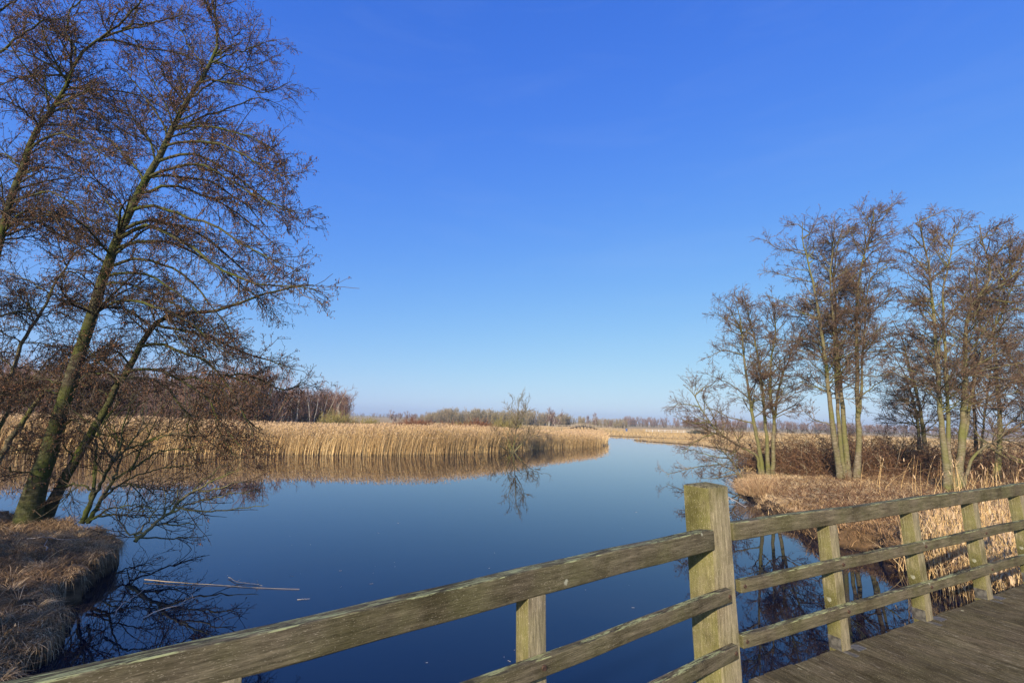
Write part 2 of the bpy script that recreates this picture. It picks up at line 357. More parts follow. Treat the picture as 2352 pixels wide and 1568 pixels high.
def ground_z(X, Y):
    X = np.asarray(X, float); Y = np.asarray(Y, float)
    w = wav(X, Y)
    hm_ = np.sin(X * 7.3 + 1.7 * np.sin(Y * 5.1)) * np.sin(Y * 6.1 + X * 2.2); sl = sdist(X, Y, LEFT) + w * .07 + hm_ * .12; sf = sdist(X, Y, FAR) + w * .3; sr = sdist(X, Y, RIGHT) + w * .22 + hm_ * .14
    def bank(s, h, wd, rise): return -.9 + (h + .9) * np.clip((s + .12) / wd, 0, 1) ** .6 + rise * (1 - np.exp(-np.maximum(s, 0) / 1.5))
    z = np.maximum(bank(sl, .44 - .26 * np.clip((7.0 - Y) / 1.3, 0, 1) * np.clip((X + 7.6) / 1.2, 0, 1), .13, .14), bank(sf, .22, .5, .0))
    fd = np.clip((34 - Y) / 8, 0, 1); z = np.maximum(z, bank(sr, .16 + .16 * fd, .35, .04 + .34 * fd))
    near = np.clip(1 - np.hypot(X, Y) / 60, 0, 1)
    return z + np.where(z > .1, w * np.where((X > 7) & (Y < 40), .2, .07) * (near + .6) + hm_ * np.where(X > 0, .06, .045) * near, 0)
def lines(fine, lo, hi, far):
    xs = list(np.arange(fine[0], fine[1], fine[2])); s = fine[2]; x = xs[-1]
    while x < hi: s = min(s * 1.08, 1 if x < far else 1e9); x += s; xs.append(x)
    s = fine[2]; x = xs[0]
    while x > lo: s *= 1.12; x -= s; xs.insert(0, x)
    return np.array(xs)
def pieces(*p):
    xs = []
    for a_, b_, st_ in p: xs += list(np.arange(a_, b_, st_))
    return xs
def spread(xs, lo, hi, far, smax=1.0):
    d = xs[-1] - xs[-2]; x = xs[-1]
    while x < hi: d = min(d * 1.09, smax) if x < far else d * 1.25; x += d; xs.append(x)
    d = xs[1] - xs[0]; x = xs[0]
    while x > lo: d *= 1.15; x -= d; xs.insert(0, x)
    return np.array(xs)
gx = spread(pieces((-11, -4.4, .09), (-4.4, 7.6, .7), (7.6, 15, .22)), -4000, 4000, 36)
gy = spread(pieces((3.6, 12.3, .09), (12.3, 31, .25)), -180, 5000, 112)
GX, GY = np.meshgrid(gx, gy); GZ = ground_z(GX, GY)
nx, ny = len(gx), len(gy); ii = (np.arange(ny - 1)[:, None] * nx + np.arange(nx - 1)[None, :]).ravel()
A = Acc(); A.add(np.stack([GX, GY, GZ], -1).reshape(-1, 3), np.stack([ii, ii + 1, ii + nx + 1, ii + nx], 1))
tag(A.build('ground', M_ground), kind='structure')
A = Acc(); A.add([(-4100, -190, 0), (4100, -190, 0), (4100, 4900, 0), (-4100, 4900, 0)], [(0, 1, 2, 3)])
tag(A.build('water', M_water, smooth=False), kind='structure')
def gz(X, Y): return ground_z(X, Y)
print('ground', nx, ny)

# ------------------------------------------------------------------ the timber bridge the photographer stands on
bridge = empty('footbridge', (0, 0, CAM_Z), label='weathered timber footbridge with mossy railing and grooved plank deck in front', cat='footbridge')
Q3 = (B_roll @ B_flat.transposed())
bridge.matrix_world = Matrix.Translation((0, 0, CAM_Z)) @ Q3.to_4x4()
def bevel_box(sx, sy, sz, bev=.006, seg=2, wob=0, nseg=1, top=None):
    """box with length sx, cut into nseg pieces along X, edges rounded, slightly uneven like old timber"""
    import bmesh
    bm = bmesh.new(); bmesh.ops.create_cube(bm, size=1)
    for v_ in bm.verts: v_.co = Vector((v_.co.x * sx, v_.co.y * sy, v_.co.z * sz))
    if top: 
        for v_ in bm.verts:
            if v_.co.z > 0 and v_.co.y > 0: v_.co.z -= top
    if nseg > 1:
        es = [e for e in bm.edges if abs(e.verts[0].co.x - e.verts[1].co.x) > sx * .5]
        bmesh.ops.subdivide_edges(bm, edges=es, cuts=nseg - 1, use_grid_fill=True)
        bm.normal_update()
    be = [e for e in bm.edges if len(e.link_faces) == 2 and e.calc_face_angle(0) > .5]
    bmesh.ops.bevel(bm, geom=be, offset=bev, segments=seg, affect='EDGES', profile=.6)
    if wob:
        for v_ in bm.verts:
            x = v_.co.x; v_.co.z += wob * (math.sin(x * 3.1 + sy * 40) + .5 * math.sin(x * 9.7)); v_.co.y += wob * .8 * math.sin(x * 4.3 + 1)
            v_.co += Vector((0, random.uniform(-1, 1), random.uniform(-1, 1))) * wob * .18
    return bm
LOCAL = {}
def put(bm, name, mat, parent, origin, xdir, zdir=(0, 0, 1)):
    me = bpy.data.meshes.new(name); bm.to_mesh(me); bm.free()
    me.materials.append(mat)
    for p_ in me.polygons: p_.use_smooth = True
    try: me.set_sharp_from_angle(angle=R_(35))
    except Exception: pass
    o = bpy.data.objects.new(name, me); COL.objects.link(o); o.parent = parent
    x = Vector(xdir).normalized(); z = Vector(zdir); z = (z - x * z.dot(x)).normalized(); y = z.cross(x)
    ml = Matrix.Translation(origin) @ Matrix([x, y, z]).transposed().to_4x4(); o.matrix_local = ml; LOCAL[o.name] = ml.copy()
    return o
CZ = Vector((0, 0, CAM_Z))
d1 = Vector((.827, .562, 0)).normalized(); d2 = Vector((.906, .423, 0)).normalized(); dm = (d1 + d2).normalized()
n1 = Vector((d1.y, -d1.x, 0)); n2 = Vector((d2.y, -d2.x, 0)); nm = Vector((dm.y, -dm.x, 0))    # towards the deck
corner = Vector((1.305, 3.10, 0))                       # front face of the newel, left end
pc = corner + dm * .10 - nm * .10                       # newel centre
top1 = corner.copy(); top2 = Vector((1.52, 3.285, 0)) 
# newel post
import bmesh
bm = bmesh.new(); a_ = .10
ch = .036
prof = [(-a_, -a_), (a_ - .004, -a_), (a_, -a_ + .004), (a_, a_ - .004), (a_ - .004, a_), (-a_, a_)]
prof = [(-a_, a_), (-a_, -a_ + ch), (-a_ + ch * .3, -a_ + ch * .3), (-a_ + ch, -a_), (a_ - .008, -a_), (a_, -a_ + .008), (a_, a_)]
nz = 26; rings = []
for k in range(nz + 1):
    z = -1.9 + 1.855 * k / nz + 0; ring = []
    for (px_, py_) in prof: ring.append(bm.verts.new((px_ + random.uniform(-1, 1) * .0012, py_ + random.uniform(-1, 1) * .0012, z)))
    rings.append(ring)
for k in range(nz):
    for j in range(len(prof)):
        j2 = (j + 1) % len(prof); bm.faces.new((rings[k][j], rings[k][j2], rings[k + 1][j2], rings[k + 1][j]))
cap = [bm.verts.new((x * .90, y * .90, -.038)) for x, y in prof]
for j in range(len(prof)): bm.faces.new((rings[-1][j], rings[-1][(j + 1) % len(prof)], cap[(j + 1) % len(prof)], cap[j]))
apex = bm.verts.new((0, 0, -.018))
for j in range(len(prof)): bm.faces.new((cap[j], cap[(j + 1) % len(prof)], apex))
bm.normal_update()
lean = (Vector((0, 0, 1)) - dm * .026).normalized()
o = put(bm, 'post', M_post, bridge, pc + Vector((-.018, 0, 2.70)) - CZ, dm, lean)
o['label'] = 'thick square newel post with domed top between the two railing runs'
# the post frame's local x = dm, local y points away from deck
def rail(name, p0, dirv, s0, s1, ztop, h, depth, off, mat, top=None, wob=.003, bev=.012, parent=bridge):
    """p0 reference on the front face, off = how far the front face stands towards the deck"""
    n = Vector((dirv.y, -dirv.x, 0)); L = s1 - s0
    c = p0 + dirv * (s0 + L / 2) + n * (off - depth / 2) + Vector((0, 0, ztop - h / 2)) - CZ
    return put(bevel_box(L, depth, h, bev, 3, wob, max(2, int(L / .12)), top), name, mat, parent, c, dirv)
def bolt(parent, p, n, r=.014):
    bm = bmesh.new(); bmesh.ops.create_cone(bm, cap_ends=True, segments=12, radius1=r, radius2=r * .8, depth=.008)
    me = bpy.data.meshes.new('bolt'); bm.to_mesh(me); bm.free(); me.materials.append(M_rust)
    b = bpy.data.objects.new('bolt', me); COL.objects.link(b); b.parent = parent
    b.matrix_local = LOCAL[parent.name].inverted() @ Matrix.Translation(p - CZ) @ Vector(n).to_track_quat('Z', 'Y').to_matrix().to_4x4()
    return b
def bridge_local(o): return o.matrix_local.copy()
L1, L2 = 4.6, 7.2
t1 = rail('top_rail', corner, d1, -L1, .002, 2.405, .125, .115, -.004, M_rail, top=.018)
t2 = rail('top_rail', top2, d2, -.012, L2, 2.405, .118, .110, .0, M_rail, top=.016)
t1['label'] = 'top rail left of the newel with pale green lichen crust on its upper face'
BAL1 = [-1.435, -2.68, -3.9]; BAL2 = [1.095, 2.29, 3.405, 4.46, 5.5]
for (zt, e1, e2) in ((2.045, .075, .01), (1.715, .10, -.01)):
    r1 = rail('middle_rail', corner, d1, -L1, e1, zt, .078, .046, .043, M_rail, wob=.0025, bev=.008)
    r2 = rail('middle_rail', top2, d2, -.04 + e2, L2, zt + .005, .078, .046, .040, M_rail, wob=.0025, bev=.008)
    for s in [e1 - .03] + BAL1: bolt(r1, corner + d1 * s + n1 * .047 + Vector((0, 0, zt - .039)), n1)
    for s in [.0 + e2] + BAL2: bolt(r2, top2 + d2 * s + n2 * .044 + Vector((0, 0, zt - .034)), n2)
M_zn = M_zinc
for p0, dv, n, ss, leanx in ((corner, d1, n1, BAL1, -.0), (top2, d2, n2, BAL2, -.014)):
    for s in ss:
        H_ = .96; c = p0 + dv * s - n * .053 + Vector((0, 0, 2.287 - H_ / 2)) - CZ
        up = (Vector((0, 0, 1)) + dv * leanx).normalized()
        bm = bevel_box(H_, .10, .105, .006, 2, .0015, 8)
        me_rot = Matrix.Rotation(-math.pi / 2, 4, 'Y')          # length along local Z
        for v_ in bm.verts: v_.co = me_rot @ v_.co
        b = put(bm, 'baluster', M_post, bridge, c, dv, up)
        # galvanised angle bracket at the foot, one leg on the baluster and one on the planks
        bb = bmesh.new()
        def bx(bm, lo, hi):
            r = bmesh.ops.create_cube(bm, size=1)['verts']
            for v_ in r: v_.co = Vector([(lo[i] + hi[i]) / 2 + v_.co[i] * (hi[i] - lo[i]) for i in range(3)])
        zb = -H_ / 2 + .075
        bx(bb, (-.0585, -.046, zb), (-.0535, .046, zb + .085)); bx(bb, (-.0535, -.14, zb - .004), (-.012, -.0545, zb + .001)); bx(bb, (-.0585, -.14, zb - .004), (-.0535, .046, zb))
        bx(bb, (.0545, -.10, zb - .004), (.16, -.02, zb + .002))
        me = bpy.data.meshes.new('bracket'); bb.to_mesh(me); bb.free(); me.materials.append(M_zn)
        k = bpy.data.objects.new('bracket', me); COL.objects.link(k); k.parent = b
# deck: separate planks laid across, one mesh for each run
def deck(dirv, nn, p0, s0, s1, wid=2.6, parent=bridge):
    bm_all = bmesh.new(); s = s0; pw = .142
    while s < s1:
        b = bmesh.new(); bmesh.ops.create_cube(b, size=1)
        for v_ in b.verts: v_.co = Vector((v_.co.x * wid, v_.co.y * pw, v_.co.z * .04))
        bmesh.ops.bevel(b, geom=b.edges[:], offset=.004, segments=2, affect='EDGES')
        dz = random.uniform(-.0025, .0025); ex = random.uniform(-.006, .006); tl = random.uniform(-.004, .004)
        for v_ in b.verts: v_.co = Vector((v_.co.x + wid / 2 + ex, v_.co.y + (s + pw / 2), v_.co.z + dz))
        # raised ribs of the grooved boards
        tmp = bpy.data.meshes.new('tmp'); b.to_mesh(tmp); b.free(); bm_all.from_mesh(tmp); bpy.data.meshes.remove(tmp)
        for q in range(13):
            yy = s + .010 + q * .0102
            r = bmesh.ops.create_cube(bm_all, size=1)['verts']
            for v_ in r: v_.co = Vector((wid / 2 + ex + v_.co.x * (wid - .02), yy + v_.co.y * (.0060 if v_.co.z < 0 else .0040), .0205 + dz + v_.co.z * .005))
        s += pw + .012
    return put(bm_all, 'deck', M_deck, parent, p0 + Vector((0, 0, 1.40 - .021)) - CZ, nn)
# local x = nn (across, towards the photographer), local y = dirv
e0 = Vector((1.60, 3.36, 0))
dk = deck(d2, n2, e0 - n2 * .02, -.02, 7.6)
dk2 = deck(d1, n1, Vector((1.58, 3.33, 0)) - n1 * .02, -4.4, -.03)
# edge beams under the planks and piles
for p0, dv, nn, s0, s1 in ((e0, d2, n2, .02, 7.5), (Vector((1.58, 3.33, 0)), d1, n1, -4.4, -.02)):
    for off in (.14, 2.3):
        c = p0 + dv * ((s0 + s1) / 2) + nn * off + Vector((0, 0, 1.355 - .10)) - CZ
        put(bevel_box(s1 - s0, .12, .19, .008), 'beam', M_beam, bridge, c, dv)
for sx_, off in ((0.12, .16), (0.12, 2.3), (3.9, .16), (3.9, 2.3)):
    c = e0 + d2 * sx_ + n2 * off
    A = Acc(); zz = np.linspace(-1.5, 1.15, 6); tubes(A, np.array([[(c.x, c.y, z - CAM_Z) for z in zz]]), np.full((1, 6), .09), 14)
    A.build('pile', M_beam, bridge)

# ------------------------------------------------------------------ trees
def tr(pts, Y0, Y1=None):
    Y1 = Y0 if Y1 is None else Y1; n = len(pts)
    return [P(x, y, Y0 + (Y1 - Y0) * i / (n - 1)) for i, (x, y) in enumerate(pts)]
def crown_levels(C, src, cfg):
    """src list of (P,R); grows finer and finer twigs into Acc C"""
    for (Pn, Rn) in src:
        a, ar, _ = children(Pn, Rn, *cfg['b']); tubes(C, a, ar, 4, 0)
        b, br, _ = children(a, ar, *cfg['t']); tubes(C, b, br, 3, 0)
        c_, cr, _ = children(b, br, *cfg['w']); tubes(C, c_, cr, 3, 0)
        pts = np.concatenate([b[:, -1], c_[:, -1], c_[:, 1]]) if len(c_) else b[:, -1]
        sel = rng.random(len(pts)) < cfg.get('cp', .8); pts = pts[sel]
        blobs(C, pts + rng.normal(0, .01, pts.shape), cfg['cw'], cfg['ch'], 1)

def traced_tree(name, label, cat, stems, limbs, bark, cfg, base, group=None, sprout=None, sides=12, flare=1.5, twig=None):
    root = empty(name, tuple(base), label=label, cat=cat, group=group)
    T = Acc(); C = Acc(); limbsrc = []
    for (pts, r0, r1) in stems:
        n = 30; q = resample(pts, n); q[1:-1] += rng.normal(0, .012, (n - 2, 3)); t = np.linspace(0, 1, n)
        rr = r0 * (1 - t) + r1 * t + 0
        if flare: rr = rr * (1 + (flare - 1) * np.exp(-t * 14))
        rr = rr * (1 + rng.normal(0, .025, n)); tubes(T, q[None], rr[None], sides, tint=.5)
        if sprout:
            for sp in sprout:
                a, ar, _ = children(q[None], rr[None], *sp); tubes(T, a, ar, 6); limbsrc.append((a, ar))
    spine = np.concatenate([resample(p_, 60) for p_, _, _ in stems])
    for (pts, r0, r1) in limbs:
        pts = [np.asarray(p_, float) for p_ in pts]; dd = np.linalg.norm(spine - pts[0], axis=1); k_ = int(dd.argmin())
        if dd[k_] < 1.3:
            dep = spine[k_][1] - pts[0][1]; m_ = len(pts)
            pts = [spine[max(0, k_ - 1)]] + [p_ + np.array([0, dep * (1 - i_ / m_) ** 2, 0]) for i_, p_ in enumerate(pts)]
        n = 14; q = resample(pts, n); q[1:-1] += rng.normal(0, .02, (n - 2, 3)); t = np.linspace(0, 1, n); rr = r0 * (1 - t) ** .8 + r1 * t
        tubes(T, q[None], rr[None], 7, tint=.5); limbsrc.append((q[None], rr[None]))
    crown_levels(C, limbsrc, cfg)
    T.build('trunk', bark, root, loc=None).location = -Vector(base)
    C.build('crown', [twig or (M_twig if cfg is not CFG_R else M_twig_r), M_cone if cfg is not CFG_R else M_cone_r], root).location = -Vector(base)
    print(label[:30], len(C.arrays()[1]), len(C.arrays()[2]))
    return root
def h2(L): return [(x * .5002, y * .5002) for x, y in L]
def z4(L): return [(x * .2746, 803.9 + y * .2746) for x, y in L]
def jd(y, s=1.6): return y + rng.uniform(-s, s)
# density, t0, t1, lmin, lmax, angle, n, wander, trop, rmax, r1, tipbias
CFG_L = dict(b=(9.5, .12, 1, .35, 1.2, 48, 6, .17, (.05, 0, -.01), .011, .0042, .3),
             t=(10, .08, 1, .14, .50, 44, 4, .12, (.03, 0, -.01), .0068, .0036, .3),
             w=(8, .1, 1, .05, .18, 46, 3, .12, (0, 0, -.03), .0042, .003, .2), cw=.020, ch=.044, cp=.8)
YA = 10.9; CFG_R = None
A_tr = [(62, 1199), (75, 1150), (91, 1106), (115, 1024), (137, 958), (156, 898), (178, 826), (202, 750), (237, 650), (260, 575), (289, 500), (312, 450), (350, 390), (380, 335), (407, 280), (425, 235), (450, 195), (480, 155), (500, 120), (507, 90), (492, 45), (488, -20)]
LA = [[(590, 1105), (720, 1095), (850, 1130), (960, 1200), (1080, 1290), (1180, 1360), (1260, 1420)],
      [(560, 1190), (650, 1180), (800, 1230), (900, 1300), (950, 1380), (1040, 1500), (1080, 1600)],
      [(520, 1290), (620, 1310), (760, 1380), (850, 1430), (960, 1540)],
      [(480, 1390), (600, 1375), (750, 1420), (860, 1470), (1010, 1600), (1130, 1680)],
      [(600, 1050), (680, 1010), (760, 1080), (870, 1120), (1000, 1230), (1130, 1310), (1330, 1310), (1470, 1330)],
      [(630, 930), (740, 940), (850, 1000), (960, 1010), (1100, 1120), (1250, 1190), (1380, 1250)],
      [(660, 860), (760, 840), (900, 870), (1050, 950), (1180, 1040), (1300, 1170)],
      [(720, 770), (850, 740), (950, 760), (1100, 850), (1230, 930), (1370, 980)],
      [(750, 700), (880, 690), (1020, 760), (1150, 870), (1290, 960), (1370, 1010)],
      [(790, 640), (850, 630), (1000, 650), (1150, 720), (1270, 800), (1350, 830)],
      [(830, 540), (960, 510), (1080, 480), (1200, 440), (1320, 500)],
      [(820, 560), (930, 560), (1080, 600), (1200, 650), (1290, 720)],
      [(850, 470), (780, 400), (740, 330), (700, 250)],
      [(890, 390), (1010, 330), (1130, 310), (1250, 270)],
      [(930, 330), (1080, 370), (1220, 430), (1340, 370)],
      [(940, 320), (900, 260), (850, 200), (820, 120), (830, 20)],
      [(1000, 220), (1100, 210), (1200, 190), (1270, 180)],
      [(1010, 180), (1080, 130), (1160, 110)], [(1010, 180), (960, 90), (940, 0)],
      [(760, 620), (700, 500), (620, 380), (500, 250)], [(780, 590), (740, 450), (680, 330), (620, 200)],
      [(650, 800), (580, 720), (490, 630), (400, 570), (330, 500)], [(720, 690), (640, 600), (570, 510), (480, 480)],
      [(555, 1010), (460, 900), (400, 820), (300, 760)], [(580, 970), (500, 880), (430, 820), (340, 800)],
      [(500, 1140), (430, 1115), (380, 1130), (330, 1180)], [(545, 1070), (450, 1060), (340, 1000), (240, 1010)],
      [(450, 1340), (380, 1260), (330, 1240), (280, 1290)], [(700, 740), (660, 600), (590, 520), (540, 380)],
      [(510, 1250), (650, 1250), (800, 1330), (930, 1450), (1010, 1560)], [(610, 1000), (750, 1010), (900, 1060), (1040, 1160), (1200, 1330), (1340, 1400)],
      [(480, 1400), (640, 1440), (760, 1560), (820, 1680)], [(700, 790), (830, 800), (980, 830), (1120, 930), (1240, 1060)]]
LAz = [[(560, 200), (480, 300), (380, 250), (230, 220), (60, 300)], [(720, 100), (850, 60), (930, 100), (1010, 130)],
       [(680, 190), (830, 180), (960, 210), (1100, 260)], [(540, 380), (420, 350), (250, 330), (60, 370)], [(600, 560), (640, 620), (720, 760), (740, 830)],
       [(430, 590), (350, 560), (240, 550)], [(280, 1035), (150, 1030), (60, 990), (0, 960)], [(480, 820), (380, 720), (340, 740), (250, 740), (120, 760)]]
def tocam(L, conv, base, smax, r0):
    out = []
    for l in L:
        q = conv(l); ln = sum(math.dist(q[i], q[i + 1]) for i in range(len(q) - 1)) / FPX * base
        out.append((tr(q, base, base + rng.uniform(-1, 1) * smax), min(r0, .010 + ln * .008), .005))
    return out
EXTRA = (3.4, .3, .97, 1.0, 2.6, 58, 9, .1, (.05, 0, .02), .035, .006, .5)
traced_tree('alder_tree', 'tallest leaning alder on the left bank, mossy trunk sweeping right with drooping twigs', 'tree',
            [(tr(A_tr, YA, YA + .6), .165, .018)], tocam(LA, h2, YA + .2, 2.6, .055) + tocam(LAz, z4, YA, 1.5, .03), M_alder, CFG_L, tr(A_tr[:1] * 2, YA)[0], sprout=[EXTRA], sides=18, flare=1.55)
B_tr = [(107, 1183), (129, 1133), (154, 1087), (178, 1046), (203, 1004), (231, 960), (255, 914), (277, 870), (305, 829), (325, 790), (345, 750), (370, 730), (410, 718), (475, 718), (525, 707), (575, 685), (610, 675), (660, 660), (720, 655)]
LB = [[(1110, 160), (1300, 150), (1500, 240), (1700, 370), (1780, 500), (1850, 620), (1950, 750), (2050, 850)],
      [(1050, 230), (1220, 215), (1400, 310), (1500, 430), (1580, 560), (1650, 650), (1740, 750), (1860, 870)],
      [(1250, -80), (1500, 0), (1700, 90), (1880, 210), (1930, 350), (2000, 480), (2080, 600), (2120, 760)],
      [(1700, 370), (1900, 480), (2050, 560), (2200, 700)], [(1580, 560), (1560, 700), (1620, 830), (1640, 950)],
      [(1350, -200), (1600, -160), (1850, -60), (2100, 40), (2330, 120), (2560, 180)], [(1400, -280), (1450, -180), (1500, -60), (1650, 20), (1800, 150)],
      [(1780, 500), (1800, 640), (1900, 800), (2000, 900)], [(930, 400), (860, 330), (760, 330), (640, 260)], [(1050, 240), (960, 200), (850, 40), (800, -60)],
      [(1500, 240), (1640, 230), (1800, 300), (1960, 420)], [(1880, 210), (2050, 260), (2180, 340)], [(840, 570), (760, 500), (640, 460)],
      [(740, 730), (860, 700), (1000, 720), (1150, 800)], [(1880, 210), (2040, 200), (2200, 250), (2400, 350), (2560, 260)], [(640, 900), (560, 830), (520, 700), (600, 560)]]
traced_tree('alder_tree', 'second leaning alder, trunk arching over the water with limbs hanging to the reeds', 'tree',
            [(tr(B_tr, 11.3, 11.6), .10, .018)], tocam(LB, z4, 11.4, 1.4, .05), M_alder, CFG_L, tr(B_tr[:1] * 2, 11.3)[0], sides=16, flare=1.4,
            sprout=[(2.2, .35, .95, .8, 2.0, 58, 8, .12, (.03, 0, 0), .028, .005, .4)])
CFG_S = dict(CFG_L, b=(5, .1, 1, .3, 1.1, 42, 6, .15, (.02, 0, .02), .010, .0035, .35), t=(8, .1, 1, .12, .4, 48, 4, .2, (0, 0, .01), .006, .0035, .3),
             w=(3, .1, 1, .05, .14, 50, 3, .2, (0, 0, 0), .004, .003, .2), cp=.25)
LC = [[(680, 1450), (700, 1400), (800, 1200), (870, 1050), (960, 930), (1050, 830), (1150, 700), (1190, 640), (1200, 480)],
      [(730, 1440), (850, 1250), (950, 1080), (1100, 1000), (1180, 820), (1280, 640), (1340, 520)],
      [(700, 1420), (780, 1180), (800, 900), (815, 650), (850, 420)], [(960, 930), (880, 830), (830, 700), (820, 560)], [(850, 1250), (1000, 1120), (1160, 1040), (1380, 980), (1600, 960)],
      [(870, 1050), (1010, 800), (1030, 640), (1100, 420), (1110, 200)], [(950, 1080), (1020, 880), (960, 700), (950, 560)], [(1050, 830), (1200, 780), (1420, 700), (1600, 690)],
      [(1100, 1000), (1290, 860), (1480, 820), (1700, 850)], [(800, 1200), (700, 1130), (600, 1120), (480, 1180)], [(900, 1160), (1080, 1120), (1240, 1160), (1420, 1170)],
      [(730, 1440), (900, 1330), (1100, 1290), (1300, 1330)], [(780, 1400), (960, 1370), (1150, 1400), (1350, 1380)]]
traced_tree('alder_shrub', 'dark many-stemmed alder shrub leaning over the water beside the two leaning alders', 'shrub',
            [(tr(z4(l), 10.7, jd(11.4, 1.2)), .045 if i < 3 else .024, .007) for i, l in enumerate(LC)], [], M_alder, CFG_S, tr(z4(LC[0][:1] * 2), 10.7)[0], sides=8, flare=1.3,
            sprout=[(3.8, .2, .97, .6, 1.7, 45, 8, .13, (.02, 0, 0), .014, .004, .35)])
LD = [[(1130, 1600), (1210, 1530), (1300, 1450), (1400, 1370), (1480, 1280), (1600, 1190), (1750, 1110), (1900, 1040), (2040, 990)], [(1400, 1370), (1550, 1300), (1750, 1240), (1950, 1190), (2150, 1170)],
      [(1520, 1330), (1700, 1350), (1950, 1330), (2250, 1290)], [(1480, 1280), (1640, 1150), (1800, 1000), (1960, 930)], [(1400, 1370), (1480, 1230), (1500, 1120)], [(1300, 1450), (1500, 1440), (1700, 1460)],
      [(1600, 1190), (1760, 1180), (1960, 1110), (2120, 1090)], [(1200, 1540), (1100, 1460), (1000, 1400), (980, 1300)], [(1200, 1540), (1400, 1560), (1620, 1560), (1780, 1540)], [(1210, 1530), (1300, 1380), (1380, 1240)]]
traced_tree('alder_sapling', 'low slanting alder sapling reaching right from the tip of the left bank', 'shrub',
            [(tr(z4(LD[0]), 9.95, 11), .04, .006)], [(tr(z4(l), 10.4, jd(10.6, .9)), .022, .005) for l in LD[1:]], M_alder_r, dict(CFG_S, cp=.4), tr(z4(LD[0][:1] * 2), 9.95)[0], sides=8, flare=0,
            sprout=[(2.5, .2, .95, .4, 1.1, 45, 7, .13, (.02, 0, 0), .010, .0035, .35)])
# alders at the left edge of the picture
E_tr = [(-160, 1230), (-110, 1000), (-60, 780), (-20, 640), (0, 550), (10, 500), (30, 450), (55, 385), (70, 325), (83, 285), (110, 255), (145, 225), (160, 185), (165, 135), (185, 110), (240, 90), (270, 65), (300, 65), (340, 60)]
LE = [[(160, 170), (65, 172), (20, 185), (-60, 230)], [(150, 215), (220, 225), (300, 260)], [(165, 120), (150, 60), (170, 10), (230, -30)], [(180, 110), (140, 80), (80, 55), (20, 50)],
      [(240, 90), (330, 110), (420, 125), (500, 160)], [(300, 65), (380, 50), (440, 30)], [(110, 255), (190, 240), (270, 290), (330, 330)], [(70, 325), (130, 300), (200, 330), (260, 370)], [(60, 380), (0, 350), (-80, 330)],
      [(30, 450), (100, 430), (170, 470), (230, 520)], [(10, 500), (-40, 450), (-120, 400)], [(83, 285), (40, 240), (-20, 220)], [(10, 500), (60, 470), (130, 490), (180, 540)], [(145, 225), (230, 200), (330, 220), (420, 280)],
      [(240, 90), (300, 30), (350, -30)], [(0, 120), (45, 85), (100, 45), (180, 50)], [(-40, 60), (20, 10), (80, -20)], [(160, 185), (120, 150), (60, 120), (-30, 110)]]
EDGE = traced_tree('alder_tree', 'tall alder at the left edge whose upper trunk bends right across the blue sky', 'tree',
            [(tr(E_tr, 11.6, 11.2), .15, .018)], [(tr(l, 11.3, 11.3 + rng.uniform(-2, 1.5)), .032, .006) for l in LE], M_alder, CFG_L, tr(E_tr[:1] * 2, 11.6)[0], sides=14,
            sprout=[(3.2, .3, .97, 1.0, 2.6, 58, 9, .1, (.04, 0, .02), .032, .006, .4)])
F_tr = [[(-70, 1130), (-10, 950), (5, 914), (19, 881), (33, 840), (50, 784), (90, 725), (115, 675), (145, 625), (170, 580), (190, 565), (230, 562)],
        [(-60, 1180), (-11, 1073), (5, 1040), (25, 1007), (47, 980), (63, 952), (88, 919), (110, 889), (143, 864), (175, 846), (200, 822), (224, 803), (270, 790)],
        [(-60, 1170), (0, 980), (16, 947), (36, 914), (52, 890), (68, 870), (100, 840), (140, 800)]]
LF = [[(170, 580), (150, 530), (120, 500), (70, 480)], [(50, 784), (0, 760), (-60, 740)], [(90, 725), (140, 720), (180, 735)], [(115, 675), (60, 640), (0, 620)], [(145, 625), (200, 620), (250, 650)],
      [(33, 840), (90, 850), (150, 860)], [(33, 840), (-20, 800), (-80, 790)], [(47, 980), (80, 990), (110, 1010), (130, 1015)], [(20, 1010), (50, 1040), (90, 1035), (130, 1060)], [(88, 919), (40, 900), (-20, 900)],
      [(90, 725), (60, 690), (0, 680), (-50, 690)], [(115, 675), (150, 690), (200, 690)], [(50, 784), (110, 790), (180, 800), (240, 830)], [(19, 881), (80, 880), (120, 900)], [(143, 864), (190, 880), (260, 900), (320, 900)]]
SLIM = traced_tree('alder_tree', 'slender three-stemmed green alder low at the left edge behind the leaning alders', 'tree',
            [(tr(l, 12.3, 12.6), .09 if i == 1 else .068, .015) for i, l in enumerate(F_tr)], [(tr(l, 12.5, 12.5 + rng.uniform(-.9, 1.5)), .02, .005) for l in LF], M_alder_r, CFG_L, tr(F_tr[0][:1] * 2, 12.3)[0], sides=10, flare=1.2,
            sprout=[(2.4, .3, .97, .8, 2.0, 60, 8, .1, (.03, 0, 0), .022, .005, .4)])
SHADE = [((-13, 1.8), .4), ((-10, -1.6), 5.9), ((-15.5, 3.4), .9), ((-12.4, -5), 3.0)]  # unseen alders out of frame, added so their shade falls on the left bank
def copy_tree(src, loc, rz, label, sc_=1):
    r = src.copy(); COL.objects.link(r); r.scale = (sc_, sc_, sc_); r.location = loc; r.rotation_euler = (0, 0, rz); r['label'] = label
    for ch_ in src.children: c_ = ch_.copy(); COL.objects.link(c_); c_.parent = r
    return r
copy_tree(EDGE, (-20.5, 8.5, .45), 1.3, 'alder further back at the left edge, its crown filling the gaps between the bent trunks', .62)
for k_, ((x_, y_), rz_) in enumerate(SHADE): copy_tree(SLIM, (x_, y_, .4), rz_, ('nearest', 'second', 'third', 'rearmost')[k_] + ' of the unseen slender alders added beyond the left edge to shade the left bank', 1.1)
